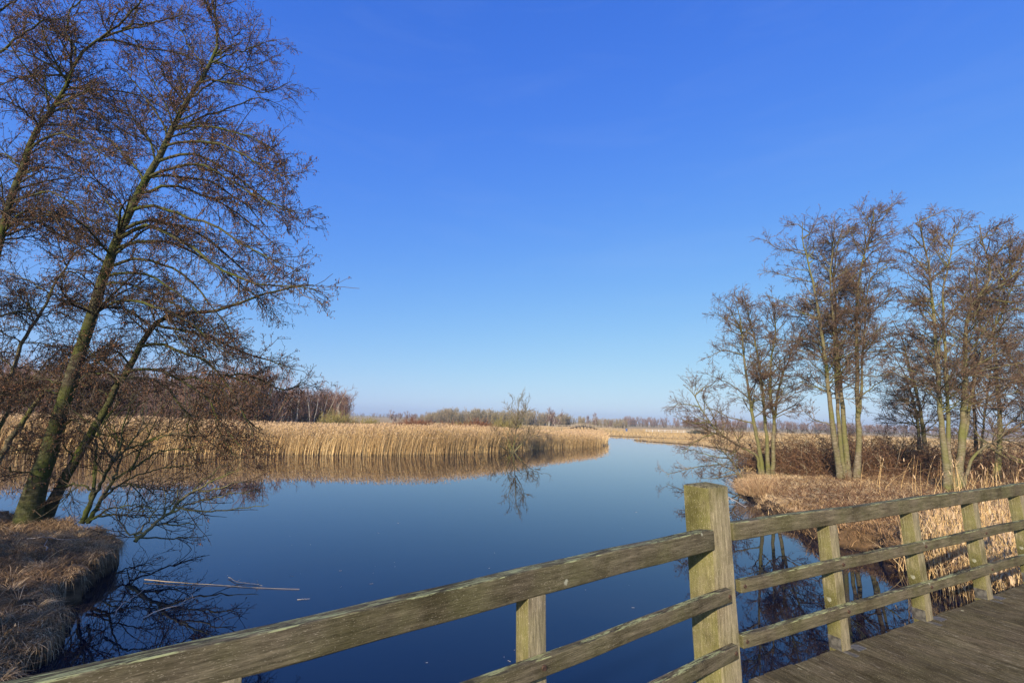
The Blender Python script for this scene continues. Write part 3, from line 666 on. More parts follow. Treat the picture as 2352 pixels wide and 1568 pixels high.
# right hand alders ---------------------------------------------------------
def c5(L): return [(1492.9 + .4762 * x, 430.6 + .4762 * y) for x, y in L]
CFG_R = dict(b=(7, .28, 1, .3, 1.2, 42, 5, .10, (.03, 0, .03), .011, .006, .3), t=(9.5, .1, 1, .14, .48, 42, 4, .12, (.04, 0, .015), .007, .005, .2),
             w=(6, .15, 1, .06, .20, 42, 3, .12, (.02, 0, 0), .005, .004, .2), cw=.026, ch=.055, cp=.5)
SPR = [(6.2, .30, .93, 1.1, 3.0, 62, 8, .10, (.01, 0, .045), .034, .008, .55)]
SPR2 = [(6.2, .26, .93, 1.1, 3.1, 60, 8, .10, (.03, 0, .045), .032, .008, .5)]
def stemset(L, Y, radii, spread=1.2):
    return [(tr(c5(l), Y + rng.uniform(-.25, .25), Y + rng.uniform(-spread, spread)), r * .76, .016) for l, r in zip(L, radii)]
S1 = [[(545, 1390), (525, 1250), (500, 1130), (480, 1000), (460, 880), (445, 720), (430, 600), (400, 520)], [(570, 1390), (565, 1230), (550, 1060), (535, 900), (515, 790), (500, 710), (470, 600), (450, 500)],
      [(592, 1390), (595, 1230), (600, 1100), (580, 1040), (580, 900), (590, 780), (610, 680), (600, 600), (570, 520)], [(600, 1110), (615, 1000), (640, 900), (675, 820), (690, 760), (760, 690)],
      [(530, 1380), (520, 1290), (400, 1230), (330, 1180), (290, 1130), (240, 1060), (210, 990), (160, 950)], [(560, 1480), (475, 1450), (430, 1380), (390, 1310), (330, 1250), (300, 1190)]]
L1_ = [[(240, 1060), (160, 1040), (90, 1060)], [(290, 1130), (200, 1140), (110, 1100)], [(300, 1190), (220, 1220), (150, 1280)], [(430, 1380), (330, 1330), (200, 1350), (75, 1385)], [(390, 1310), (280, 1290), (180, 1260)],
       [(430, 1370), (320, 1400), (240, 1400)], [(500, 1130), (380, 1110), (300, 1060), (230, 1080)], [(500, 710), (440, 690), (380, 640), (300, 600)], [(210, 1000), (260, 960), (330, 950)], [(470, 1000), (380, 940), (280, 900)], [(330, 1180), (300, 1090), (250, 1000)],
       [(445, 800), (350, 780), (290, 820)], [(450, 690), (400, 600), (340, 540)], [(690, 760), (760, 760), (830, 700)], [(600, 1100), (680, 1060), (760, 1000)]]
traced_tree('alder_tree', 'many-stemmed alder at the tip of the right bank with a branch dipping to the water', 'tree', stemset(S1, 26, (.15, .14, .14, .09, .09, .07)),
            [(tr(c5(l), 26, 26 + rng.uniform(-1.2, 1.2)), .04, .009) for l in L1_], M_alder_r, CFG_R, G(1752, 1093, .45), sprout=SPR, sides=10, flare=1.3)
S2 = [[(920, 1410), (900, 1280), (880, 1160), (865, 1000), (845, 830), (820, 640), (790, 480), (765, 360), (730, 250), (735, 165)], [(935, 1400), (920, 1250), (910, 1130), (900, 960), (890, 780), (885, 620), (870, 500), (870, 380), (885, 280), (890, 155)],
      [(960, 1450), (950, 1300), (935, 1130), (920, 980), (910, 840), (895, 680), (900, 560), (880, 470), (900, 300), (930, 180)], [(995, 1420), (1010, 1250), (1005, 1130), (1000, 960), (995, 780), (995, 620), (1005, 460), (1020, 370), (1050, 270), (1075, 180), (1080, 90)],
      [(1010, 1090), (1020, 950), (1025, 800), (1040, 640), (1045, 520), (1070, 430), (1150, 360)]]
L2_ = [[(765, 360), (680, 320), (600, 300), (540, 250)], [(790, 480), (700, 450), (620, 420), (550, 400)], [(820, 640), (730, 620), (650, 560), (560, 520)], [(735, 250), (690, 190), (640, 190)], [(1050, 270), (1130, 230), (1200, 200)], [(1080, 180), (1130, 120), (1175, 70)],
       [(1070, 430), (1130, 400), (1190, 340)], [(1020, 370), (980, 280), (960, 190)], [(865, 1000), (780, 960), (720, 940)], [(880, 1150), (790, 1120), (720, 1060)], [(1010, 1000), (1090, 950), (1150, 900)], [(845, 830), (760, 800), (700, 780)]]
traced_tree('alder_tree', 'tallest alder of the right bank, four slim trunks rising from one base', 'tree', stemset(S2, 22.8, (.17, .13, .17, .17, .08)),
            [(tr(c5(l), 22.8, 22.8 + rng.uniform(-1.2, 1.2)), .035, .009) for l in L2_], M_alder_r, CFG_R, G(1940, 1112, .45), sprout=SPR, sides=12, flare=1.35)
S3 = [[(1437, 1490), (1425, 1330), (1410, 1180), (1395, 1000), (1385, 800), (1370, 620), (1355, 480), (1345, 380), (1320, 260), (1300, 150)], [(1450, 1460), (1440, 1200), (1435, 1000), (1425, 800), (1415, 640), (1410, 480), (1450, 350), (1470, 180)],
      [(1475, 1480), (1500, 1300), (1510, 1130), (1520, 950), (1520, 760), (1530, 600), (1580, 530), (1650, 440), (1640, 370), (1600, 260), (1590, 180)], [(1500, 1460), (1550, 1310), (1590, 1265), (1700, 1200), (1800, 1130), (1900, 1080)],
      [(1495, 1400), (1530, 1130), (1550, 1000), (1600, 800), (1700, 600), (1780, 400), (1800, 270)], [(1580, 530), (1700, 470), (1800, 380), (1880, 330)]]
L3_ = [[(1345, 380), (1280, 330), (1220, 300)], [(1355, 480), (1270, 430), (1230, 380)], [(1320, 260), (1260, 200), (1230, 190)], [(1300, 160), (1380, 130), (1420, 110)], [(1470, 250), (1530, 190), (1600, 180)], [(1640, 370), (1720, 270), (1760, 220)], [(1600, 260), (1660, 190), (1690, 180)],
       [(1370, 620), (1290, 560), (1220, 520)], [(1385, 1020), (1310, 970), (1250, 940)], [(1520, 800), (1620, 760), (1720, 740)], [(1530, 600), (1620, 620), (1740, 560)]]
traced_tree('alder_tree', 'broad leaning alder clump on the right with one crooked low limb stretching right', 'tree', stemset(S3, 20.2, (.165, .12, .19, .085, .09, .07)),
            [(tr(c5(l), 20.2, 20.2 + rng.uniform(-1.2, 1.2)), .035, .009) for l in L3_], M_alder_r, CFG_R, G(2179, 1133, .45), sprout=SPR2, sides=12, flare=1.35)
S4 = [[(1330, 1290), (1320, 1180), (1300, 1050), (1280, 960), (1240, 820), (1215, 720), (1170, 640)], [(1300, 1260), (1290, 1100), (1260, 1000), (1230, 900), (1180, 820)]]
traced_tree('alder_tree', 'shorter spreading alder standing behind between the two right-hand clumps', 'tree', stemset(S4, 28.5, (.16, .12)),
            [(tr(c5(l), 28.5, 28.5 + rng.uniform(-1.5, 1.5)), .04, .009) for l in [[(1300, 1050), (1200, 1010), (1100, 980)], [(1280, 1130), (1180, 1140), (1070, 1120)], [(1240, 820), (1150, 760), (1090, 690)], [(1280, 960), (1180, 900), (1080, 880)], [(1320, 1150), (1400, 1080)]]],
            M_alder_r, CFG_R, G(2126, 1046, .4), sprout=[(3.4, .12, .99, 1.3, 3.4, 62, 8, .13, (-.01, 0, .04), .034, .008, .5)], sides=8)
S5 = [[(1670, 1420), (1685, 1280), (1690, 1150), (1680, 1000), (1670, 860), (1660, 760), (1650, 600), (1630, 480)]]
traced_tree('alder_tree', 'single-stemmed dark alder right of the clump with the crooked limb', 'tree', stemset(S5, 24.5, (.17,)), [(tr(c5(l), 24.5, 24.5 + rng.uniform(-1.5, 1.5)), .04, .009) for l in [[(1680, 1000), (1760, 930), (1850, 900)], [(1690, 1150), (1780, 1120), (1880, 1130)]]],
            M_alder_r, CFG_R, G(2288, 1100, .45), sprout=[(5, .2, .99, 1.2, 3.2, 62, 8, .12, (.03, 0, .035), .034, .008, .45)], sides=10)
S6 = [[(1575, 1330), (1565, 1100), (1560, 950), (1570, 780), (1600, 620), (1620, 480), (1640, 350)], [(1590, 1330), (1610, 1130), (1640, 900), (1660, 700)]]
traced_tree('alder_tree', 'thin alder half hidden behind the leaning clump on the right', 'tree', stemset(S6, 27, (.11, .08)), [], M_alder_r, CFG_R, tuple(tr(c5([(1580, 1330)] * 2), 27)[0]),
            sprout=[(4.5, .25, .99, 1.0, 2.8, 62, 8, .12, (.03, 0, .035), .03, .008, .45)], sides=8)
S7 = [[(1830, 1420), (1835, 1150), (1830, 900), (1850, 650), (1860, 430)], [(1860, 1420), (1900, 1150), (1930, 900), (1960, 650), (1990, 480)]]
traced_tree('alder_tree', 'alder at the right edge of the picture with its boughs reaching in', 'tree', stemset(S7, 23, (.17, .15)), [], M_alder_r, CFG_R, tuple(tr(c5([(1840, 1420)] * 2), 23)[0]),
            sprout=[(5, .22, .99, 1.2, 3.0, 62, 8, .12, (.0, 0, .035), .034, .008, .45)], sides=10)

# small willow-like tree in the far reeds
YM = 45.8
SM = [[(1178, 1037), (1183, 1005), (1187, 975), (1190, 945), (1192, 925), (1194, 912)], [(1178, 1037), (1160, 1015), (1145, 1000), (1136, 995)], [(1180, 1037), (1205, 1012), (1228, 998), (1248, 992)], [(1176, 1037), (1165, 1000), (1172, 980), (1176, 968)],
      [(1182, 1037), (1198, 1020), (1210, 1000), (1216, 985)], [(1187, 985), (1200, 965), (1208, 945), (1212, 930)], [(1187, 980), (1178, 960), (1174, 940), (1176, 924)], [(1175, 1037), (1155, 1028), (1140, 1018)]]
CFG_M = dict(b=(4.2, .1, 1, .4, 1.3, 36, 5, .13, (0, 0, .05), .014, .009, .3), t=(4, .1, 1, .2, .6, 45, 3, .18, (0, 0, .03), .014, .010, .2), w=(.5, .2, 1, .06, .16, 50, 3, .2, (0, 0, 0), .01, .009, .2), cw=.03, ch=.06, cp=.06)
traced_tree('willow_tree', 'lone small bare tree growing from the reed edge with its reflection below', 'tree', [(tr(l, YM, YM + rng.uniform(-.8, .8)), .05 if i else .065, .018) for i, l in enumerate(SM)], [],
            M_alder_r, CFG_M, tuple(P(1178, 1037, YM)), sprout=[(4, .2, .98, .5, 1.5, 36, 6, .1, (0, 0, .06), .018, .010, .4)], sides=6, flare=0, twig=M_twig_sm)

# ------------------------------------------------------------------ generic bare trees for the distance
def bare_tree(h, spread, r, nl=26, cfg=None, lean=(0, 0), up=.06, mat2=True, stems=1, t0=.25, tr_=.03):
    T = Acc(); C = Acc()
    for s in range(stems):
        q, rr = grow(np.array([[rng.normal(0, .15) * (stems > 1), rng.normal(0, .15) * (stems > 1), -.2]]), np.array([[lean[0] + rng.normal(0, .12) * (stems > 1), lean[1] + rng.normal(0, .12) * (stems > 1), 1.]]), np.array([h * (1 - .15 * rng.random() * (stems > 1))]), 10, .05, (0, 0, .02), np.array([r]), r * .15)
        tubes(T, q, rr, 6, tint=.5)
        a, ar, _ = children(q, rr, nl / h / stems, t0, 1, spread * .5, spread, 50, 6, .12, (0, 0, up), r * .4, tr_ * .8, .5); tubes(T, a, ar, 4)
        b, br, _ = children(a, ar, cfg[0], .1, 1, spread * .15, spread * .5, 45, 4, .15, (0, 0, cfg[4] if len(cfg) > 4 else up), tr_, tr_ * .6, .3); tubes(C, b, br, 3)
        c_, cr, _ = children(b, br, cfg[1], .1, 1, spread * .08, spread * .22, 45, 3, .2, (0, 0, cfg[4] if len(cfg) > 4 else up), tr_ * .7, tr_ * .5, .2); tubes(C, c_, cr, 3)
    return T, C
def place_tree(name, protos, i, loc, s, rz, label, cat, group):
    T, C = protos[i % len(protos)]
    r = empty(name, loc, label=label, cat=cat, group=group); r.rotation_euler = (0, 0, rz); r.scale = (s, s, s)
    for nm, me in (('trunk', T), ('crown', C)):
        o = bpy.data.objects.new(nm, me); COL.objects.link(o); o.parent = r
    return r
def proto_mesh(TC, mt, mc):
    out = []
    for acc, m_, nm in ((TC[0], mt, 'trunk'), (TC[1], mc, 'crown')):
        o = acc.build(nm, m_); me = o.data; bpy.data.objects.remove(o); out.append(me)
    return out
def fan_tree(h, n, tr_, spread, w=.12, lx=0, dn=1):
    C = Acc(); S = np.stack([rng.normal(0, .05 * h, n), rng.normal(0, .05 * h, n), np.full(n, -.1)], 1); D = np.stack([rng.normal(lx, spread, n), rng.normal(0, spread, n), np.ones(n)], 1)
    T = Acc(); q, rr = grow(S, D, rng.uniform(.72, 1.05, n) * h, 7, w * .5, (0, 0, .05), np.full(n, tr_ * 2.6), tr_); tubes(T, q, rr, 4)
    a, ar, _ = children(q, rr, 14 * dn / h, .12, 1, h * .16, h * .36, 38, 4, w, (0, 0, .1), tr_, tr_ * .7, .35); tubes(C, a, ar, 3)
    b, br, _ = children(a, ar, 24 * dn / h, .1, 1, h * .06, h * .16, 40, 3, w, (0, 0, .08), tr_ * .75, tr_ * .6, .3); tubes(C, b, br, 3)
    return T, C
# birch grove beyond the reeds, at about 75 m
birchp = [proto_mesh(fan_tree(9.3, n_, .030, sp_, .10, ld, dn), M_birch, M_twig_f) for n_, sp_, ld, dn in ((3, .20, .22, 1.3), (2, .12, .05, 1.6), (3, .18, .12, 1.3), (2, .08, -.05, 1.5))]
birches = [(618, .98, 73, 'big white birch with a forked leaning trunk at the left of the grove', .35), (600, 1.08, 76, 'tall pale birch behind the leaning branches, left end of the grove', 0), (640, .72, 78, 'thin birch just right of the forked birch', .1), (655, .70, 80, 'slim twin birch in the left part of the far grove', 1),
           (672, .74, 79, 'birch with two white stems in the middle of the grove', 2), (684, .82, 75, 'bright white birch with a forked stem in mid-grove', 1.4), (702, .62, 80, 'small birch right of the bright forked one', 3), (717, .84, 77, 'upright birch with a tight crown, right of mid-grove', .6),
           (738, .90, 78, 'tall leaning birch in the right part of the grove', .2), (752, .72, 80, 'leaning slender birch near the right end of the grove', .5), (782, .62, 76, 'low round drooping birch, second from the right end', 2.2), (798, .52, 78, 'last drooping birch at the right end of the grove', 2.9),
           (560, .8, 78, 'white stemmed birch left of the grove, seen between alder boughs', 1), (545, .75, 80, 'pale birch further left beyond the hanging boughs', 2)]
for i, (vx, s, Y, lab, rz) in enumerate(birches):
    p = P(vx, 960, Y); place_tree('birch_tree', birchp, i, (p[0], Y, .1), s, rz, lab, 'birch tree', 'birches beyond the reed bed')
# reddish scrub between and behind the birches, and the wood on the left
woodp = [fan_tree(9, n_, .03, sp_) for n_, sp_ in ((4, .16), (6, .22), (3, .12))]
def mass(name, protos, pts, mats, label, cat, smin=.7, smax=1.1, zs=None):
    A = Acc(); arr = []
    for T, C in protos:
        a = T.arrays() if T.v else None; b = C.arrays(); arr.append((a, b))
    for k, (x, y) in enumerate(pts):
        s = rng.uniform(smin, smax) * (1 if zs is None else zs(x, y)); th = rng.random() * 6.28; c_, s_ = math.cos(th), math.sin(th); Rm = np.array([[c_, s_, 0], [-s_, c_, 0], [0, 0, 1]])
        tn = rng.random()
        for mi, g in enumerate(arr[k % len(arr)]):
            if g is None: continue
            V = g[0] @ Rm * s + np.array([x, y, .1]); base = A.n; A.v.append(V); A.n += len(V)
            A.q.append(g[1] + base); A.qm.append(np.full(len(g[1]), mi)); A.a.append(np.clip(g[5] * .5 + tn * .5, 0, 1))
    o = A.build(name, mats); return tag(o, label, cat, kind='stuff')
M_trunk_f = bark_mat('far_trunk', (.14, .11, .08), (.16, .15, .07), (.25, .22, .17))
pts = [(P(rng.uniform(610, 790), 960, 1)[0] * y, y) for y in rng.uniform(80, 92, 110)]
mass('scrub_wood', woodp, pts, [M_trunk_f, M_twig_p], 'reddish brown leafless scrub filling the gaps behind the birch grove', 'scrub', .55, .8)
pts = [(P(rng.uniform(-60, 620), 960, 1)[0] * y, y) for y in rng.uniform(68, 100, 260)]
mass('woodland', woodp, pts, [M_trunk_f, M_twig_p], 'brown leafless woodland behind the reeds and the leaning alders', 'woodland', .75, 1.12)
# shrubs at the foot of the woods and in the reed field
def shrub_proto(h, n, tr_, spread=.8, up=.03):
    C = Acc(); S = np.stack([rng.normal(0, .25 * h * spread, n), rng.normal(0, .25 * h * spread, n), np.full(n, -.1)], 1); D = np.stack([rng.normal(0, spread, n), rng.normal(0, spread, n), np.ones(n)], 1)
    q, rr = grow(S, D, rng.uniform(.6, 1.05, n) * h, 6, .1, (0, 0, up), np.full(n, tr_ * 1.8), tr_); tubes(C, q, rr, 3)
    a, ar, _ = children(q, rr, 4.5 / h, .15, 1, h * .2, h * .45, 35, 4, .12, (0, 0, up), tr_, tr_ * .7, .3); tubes(C, a, ar, 3)
    b, br, _ = children(a, ar, 8 / h, .15, 1, h * .1, h * .25, 35, 3, .12, (0, 0, up), tr_ * .8, tr_ * .6, .3); tubes(C, b, br, 3)
    return C
def shrub(name, vx, Y, h, n, mat, label, tr_=.02, spread=.8, z=.2):
    C = shrub_proto(h, n, tr_, spread); x = P(vx, 960, 1)[0] * Y
    o = C.build(name, mat); o.location = (x, Y, z); return tag(o, label, 'shrub')
shrub('willow_shrub', 776, 66, 3.2, 300, M_willow, 'olive green willow shrub at the right foot of the birch grove', .018)
shrub('bramble_shrub', 800, 66, 2.2, 300, M_redbush, 'low brown shrub sloping down right of the olive willow', .018, 1.6)
shrub('willow_shrub', 849, 66, 2.6, 130, M_willow, 'small yellowish upright willow standing alone in the reed field', .016, .4)
for vx, h, lab, sp, Y in ((930, 2.3, 'left of the two reddish bushes close together in the reeds', .8, 62), (960, 2.5, 'darkest red bush, right of the pair in the reeds', .6, 60), (1041, 2.3, 'wide brown bush midway along the reed bed', .9, 60), (1099, 2.7, 'large rusty bush in the reeds left of the lone tree', .7, 60)):
    shrub('red_bush', vx, Y, h * 1.06, 330, M_redbush, lab, .021, sp)
shrub('willow_shrub', 1063, 74, 2.5, 150, M_willow, 'pale yellow willow behind the wide brown bush', .018, .5)
shrub('willow_shrub', 1160, 68, 3.2, 260, M_willow, 'olive shrub immediately left of the lone small tree', .018, .8)
# the wood on the horizon, centre: one mass, with its outlying trees as things
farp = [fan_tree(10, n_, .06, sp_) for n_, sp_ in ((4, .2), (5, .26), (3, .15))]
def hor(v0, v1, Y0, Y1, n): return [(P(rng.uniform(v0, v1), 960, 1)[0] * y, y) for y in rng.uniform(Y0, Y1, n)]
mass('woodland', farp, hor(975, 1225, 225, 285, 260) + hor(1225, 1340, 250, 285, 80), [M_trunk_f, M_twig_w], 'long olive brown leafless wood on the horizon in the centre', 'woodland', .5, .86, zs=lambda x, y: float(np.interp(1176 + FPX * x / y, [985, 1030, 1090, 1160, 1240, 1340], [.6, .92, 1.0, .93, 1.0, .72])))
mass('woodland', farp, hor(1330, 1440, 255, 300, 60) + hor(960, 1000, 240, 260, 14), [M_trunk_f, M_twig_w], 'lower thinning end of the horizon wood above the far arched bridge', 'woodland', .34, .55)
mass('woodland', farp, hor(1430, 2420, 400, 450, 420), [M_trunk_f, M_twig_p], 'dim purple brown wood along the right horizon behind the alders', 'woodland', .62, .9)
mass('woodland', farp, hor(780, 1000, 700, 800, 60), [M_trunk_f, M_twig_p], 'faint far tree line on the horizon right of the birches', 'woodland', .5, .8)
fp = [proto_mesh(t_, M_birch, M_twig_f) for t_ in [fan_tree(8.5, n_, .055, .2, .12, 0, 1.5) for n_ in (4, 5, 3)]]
for i, (vx, s, lab) in enumerate(((899, .62, 'leftmost tree of the small clump where the horizon wood begins'), (909, .52, 'thin tree second from the left in the small horizon clump'), (920, .56, 'middle tree of the small horizon clump with a white stem'), (933, .60, 'reddish tree right of the middle in the small horizon clump'),
                                  (944, .58, 'tree with a pale stem at the right of the small horizon clump'), (953, .5, 'last tree of the small horizon clump'), (1262, .98, 'tall narrow tree standing out of the horizon wood right of centre'), (1275, 1.0, 'tallest pale tree rising above the horizon wood'), (1352, .72, 'small round tree beyond the far arched bridge'), (1368, .8, 'round tree right of the far arched bridge'), (1400, .55, 'low tree at the right tail of the horizon wood'))):
    Y = 230; place_tree('far_tree', fp, i, (P(vx, 960, 1)[0] * Y, Y, .1), s, i * 1.1, lab, 'tree', 'outlying trees of the horizon wood')

# ------------------------------------------------------------------ reeds and grasses
def along(poly, n, d0, d1):
    p = np.array(poly, float); seg = np.diff(p, axis=0); L = np.linalg.norm(seg, axis=1); c = np.r_[0, np.cumsum(L)]
    s = rng.random(n) * c[-1]; i = np.clip(np.searchsorted(c, s) - 1, 0, len(L) - 1); t = (s - c[i]) / L[i]
    nrm = np.stack([-seg[:, 1], seg[:, 0]], 1) / L[:, None]
    d = rng.uniform(d0, d1, n)[:, None]; return p[i] + seg[i] * t[:, None] + nrm[i] * d, d[:, 0]
def reedH(X): return np.interp(X, [-80, -12, -4, 2, 8, 12.5], [2.0, 1.95, 1.85, 1.55, 1.4, 1.25])
def reeds(name, pos, h, w, label, lean=.35, plume=True, mats=None, leaf=True, wind=(.22, .05)):
    A = Acc(); N = len(pos); z = np.maximum(gz(pos[:, 0], pos[:, 1]), -.05); base = np.column_stack([pos, z])
    h = h * (.66 + .42 * rng.random(N)) * (1 + .13 * wav(pos[:, 0] * .6, pos[:, 1] * .6)); ln = rng.normal(0, lean * .5, (N, 2)) * h[:, None] * .5 + np.array(wind) * h[:, None] * .6
    stray = rng.random(N) < .06; ln[stray] *= 3; h[stray] *= .8
    blades(A, base, h, np.full(N, w), ln, 0, 4)
    if leaf:
        sel = np.repeat(np.arange(N), 2)[rng.random(2 * N) < .75]; k = len(sel); f = rng.uniform(.2, .85, k)[:, None]; lb = base[sel] + np.column_stack([ln[sel] * f ** 1.7, h[sel, None] * f])
        blades(A, lb, rng.uniform(.1, .3, k), np.full(k, w * 1.1), rng.normal(0, .16, (k, 2)) + .05, 0, 2, droop=.8)
    if plume:
        sel = rng.random(N) < .45; k = sel.sum(); tp = base[sel] + np.column_stack([ln[sel], h[sel]]) - np.array([0, 0, .02])
        blades(A, tp, rng.uniform(.12, .24, k), np.full(k, w * 2.6), rng.normal(.05, .05, (k, 2)), 1, 2, droop=.3)
    return tag(A.build(name, [M_reed, M_plume]), label, 'reeds', kind='stuff')
shore = SHORE[1:]
pos, d = along(shore, 105000, -.25, 5.0); pos = pos[(pos[:, 0] > -62)]
# ragged shoreline: keep fewer stems in little bays
keep = rng.random(len(pos)) < np.clip(.97 + .15 * wav(pos[:, 0] * .7, pos[:, 1] * .7), .5, 1); pos = pos[keep]
reeds('reeds', pos, reedH(pos[:, 0]), .018, 'tall golden reed bed lining the far shore of the river', lean=.34)
pos, d = along(shore, 48000, 5.0, 62); pos = pos[(pos[:, 0] > -75) & (pos[:, 0] < 18) & (sdist(pos[:, 0], pos[:, 1], FAR) > .5)]
dd = sdist(pos[:, 0], pos[:, 1], FAR); reeds('reeds', pos, reedH(pos[:, 0]) * np.interp(dd, [5, 30, 60], [.92, .8, .6]), .045, 'greyish golden reeds further back on the marsh', lean=.5, leaf=False)
# end face of the reed bed along the side channel
pos, d = along([(12.2, 61), (13.6, 64), (17, 80), (20.5, 104)], 9000, .0, 8); reeds('reeds', pos, np.full(len(pos), 1.2), .035, 'reeds on the corner where the side channel leaves the river', leaf=False)
# meadow grass on the far fields
def field(name, X, Y, h, w, mat, label, lean=.3):
    A = Acc(); N = len(X); z = gz(X, Y); blades(A, np.column_stack([X, Y, z - .03]), h * rng.uniform(.5, 1.2, N), np.full(N, w), rng.normal(0, lean, (N, 2)) * h, 0, 2)
    return tag(A.build(name, mat), label, 'grass', kind='stuff')
def inside(n, x0, x1, y0, y1, poly, mind=.1):
    X = rng.uniform(x0, x1, n); Y = y0 + (y1 - y0) * rng.random(n) ** 1.3; k = sdist(X, Y, poly) > mind; return X[k], Y[k]
X, Y = inside(60000, -40, 190, 100, 240, FAR); field('meadow_grass', X, Y, .5, .14, M_field, 'dry straw coloured grass over the distant polder fields', .5)
X, Y = inside(75000, 12, 110, 28, 92, RIGHT, -.05); k = (Y > X * .55) | (Y > 45); field('meadow_grass', X[k], Y[k], .38, .05, M_field, 'dry tussocky grass on the low spit across the river', .6)
# litter grass, left bank
def litter(name, X, Y, mat, label, hmin, hmax, w, lmin, lmax, dirv=None):
    A = Acc(); N = len(X); z = gz(X, Y); L = rng.uniform(lmin, lmax, N); th = rng.random(N) * 6.283
    if dirv is not None: th = np.arctan2(dirv[1], dirv[0]) + rng.normal(0, .9, N)
    cl = np.clip(.7 + 1.3 * wav(X * 2.3, Y * 2.3), .45, 1.3)
    blades(A, np.column_stack([X, Y, z - .02]), rng.uniform(hmin, hmax, N) * cl * 1.5, rng.uniform(.5, 1.2, N) * w, np.stack([np.cos(th) * L, np.sin(th) * L], 1) * rng.uniform(.4, 1, N)[:, None], 0, 4, droop=rng.uniform(.5, 1, N), power=1.2, tint=np.clip(rng.random(N) * .75 + .10 + .55 * wav(X * 1.1 + 9, Y * 1.3), 0, 1))
    return tag(A.build(name, mat), label, 'grass', kind='stuff')
X, Y = inside(105000, -14, -4.6, 3.2, 12.3, LEFT, .0); litter('dead_grass', X, Y, M_litter, 'matted dead grass covering the near left bank', .04, .20, .007, .12, .5)
p_, d = along(LEFT[:12], 12000, -.22, .22); p_ = p_[(sdist(p_[:, 0], p_[:, 1], LEFT) > -.03) & (gz(p_[:, 0], p_[:, 1]) > .1)]; A = Acc(); N = len(p_); z = gz(p_[:, 0], p_[:, 1]); z = z + .0
sd = np.array(LEFT[:11]); 
# tufts hanging over the bank edge
nr = np.stack([ground_z(p_[:, 0] + .05, p_[:, 1]) - ground_z(p_[:, 0] - .05, p_[:, 1]), ground_z(p_[:, 0], p_[:, 1] + .05) - ground_z(p_[:, 0], p_[:, 1] - .05)], 1)
nr = -nr / np.maximum(np.linalg.norm(nr, axis=1, keepdims=True), .02); nr = nr + rng.normal(0, .35, nr.shape)
blades(A, np.column_stack([p_, z]), rng.uniform(.05, .16, N), rng.uniform(.004, .009, N), nr * rng.uniform(.05, .22, N)[:, None] * .6, 0, 5, droop=rng.uniform(1.5, 3.4, N), power=.9)
tag(A.build('dead_grass', M_litter), 'dead grass tufts hanging over the cut edge of the left bank', 'grass', kind='stuff')
def tufts(n, x0, x1, y0, y1, poly, mat, label, L=(.18, .42), per=70, w=.007, md=.05):
    X, Y = inside(n, x0, x1, y0, y1, poly, md); A = Acc(); n = len(X); i = np.repeat(np.arange(n), per); N = len(i); sz = rng.uniform(.5, 1.25, n)[i]
    th = rng.random(N) * 6.283; pref = (rng.random(n) * 6.283)[i]; th = np.where(rng.random(N) < .55, pref + rng.normal(0, .5, N), th); r0 = rng.random(N) * .09 * sz
    bx_, by_ = X[i] + np.cos(th) * r0, Y[i] + np.sin(th) * r0; ll = rng.uniform(*L, N) * sz
    blades(A, np.column_stack([bx_, by_, gz(X, Y)[i] - .01]), rng.uniform(.12, .42, N) * sz, rng.uniform(.6, 1.2, N) * w, np.stack([np.cos(th), np.sin(th)], 1) * ll[:, None], 0, 5, droop=rng.uniform(.6, 1.05, N), power=1.1, tint=np.clip(rng.random(N) * .6 + rng.random(n)[i] * .5, 0, 1))
    return tag(A.build('grass_tufts', mat), label, 'grass', kind='stuff')
tufts(420, -13, -4.7, 3.4, 11.8, LEFT, M_litter, 'ragged tufts of dead sedge standing out of the matted grass of the left bank')
def leaves(n, x0, x1, y0, y1, poly, label, sz):
    X, Y = inside(n, x0, x1, y0, y1, poly, .1); A = Acc(); N = len(X)
    blades(A, np.column_stack([X, Y, gz(X, Y) + rng.uniform(.03, .13, N)]), rng.uniform(-.01, .03, N), rng.uniform(.5, 1.1, N) * sz, rng.normal(0, sz * .8, (N, 2)), 0, 2)
    return tag(A.build('dead_leaves', M_leaf), label, 'leaves', kind='stuff')
M_leaf = tint_mat('dead_leaf', [(0, (.05, .03, .02)), (.7, (.16, .09, .05)), (1, (.40, .30, .19))])
leaves(5200, -13, -4.7, 3.4, 11.8, LEFT, 'dark fallen alder leaves lying in the grass of the left bank', .035)
leaves(9000, 8.8, 26, 8.5, 27, RIGHT, 'brown fallen leaves and cones on the right bank', .05)
# right bank
tufts(900, 8.8, 24, 8.5, 26, RIGHT, M_litter_r, 'bleached sedge tufts scattered over the right bank', (.2, .5), 60, .012, -.05)
X, Y = inside(90000, 8.3, 30, 8, 34, RIGHT, -.05); k = (Y < 34); litter('dead_grass', X[k], Y[k], M_litter_r, 'flattened pale dead grass over the right bank', .05, .28, .016, .12, .5)
X, Y = inside(15000, 8.5, 17, 5.5, 12.2, RIGHT, -.12); k = (sdist(X, Y, RIGHT) < 3.4) & (Y < 11.2 + .8 * wav(X * 3, Y)); reeds('reeds', np.column_stack([X[k], Y[k]]), .82 + .25 * wav(X[k] * 2, Y[k] * 2), .010, 'short reeds at the foot of the right bank beyond the railing', lean=.75)
X, Y = inside(520, 13, 27, 11, 19, RIGHT, .8); reeds('reeds', np.column_stack([X, Y]), np.full(len(X), 1.5), .013, 'loose taller reed stalks in front of the right-hand alders', lean=.5)
X, Y = inside(90000, 8.6, 22, 9, 27, RIGHT, -.12); litter('dead_grass', X, Y, M_litter_r, 'pale straw matted over the tip of the right bank', .04, .2, .013, .1, .45)
A = Acc(); X, Y = inside(3800, 10, 22, 13, 23, RIGHT, .5); N = len(X)
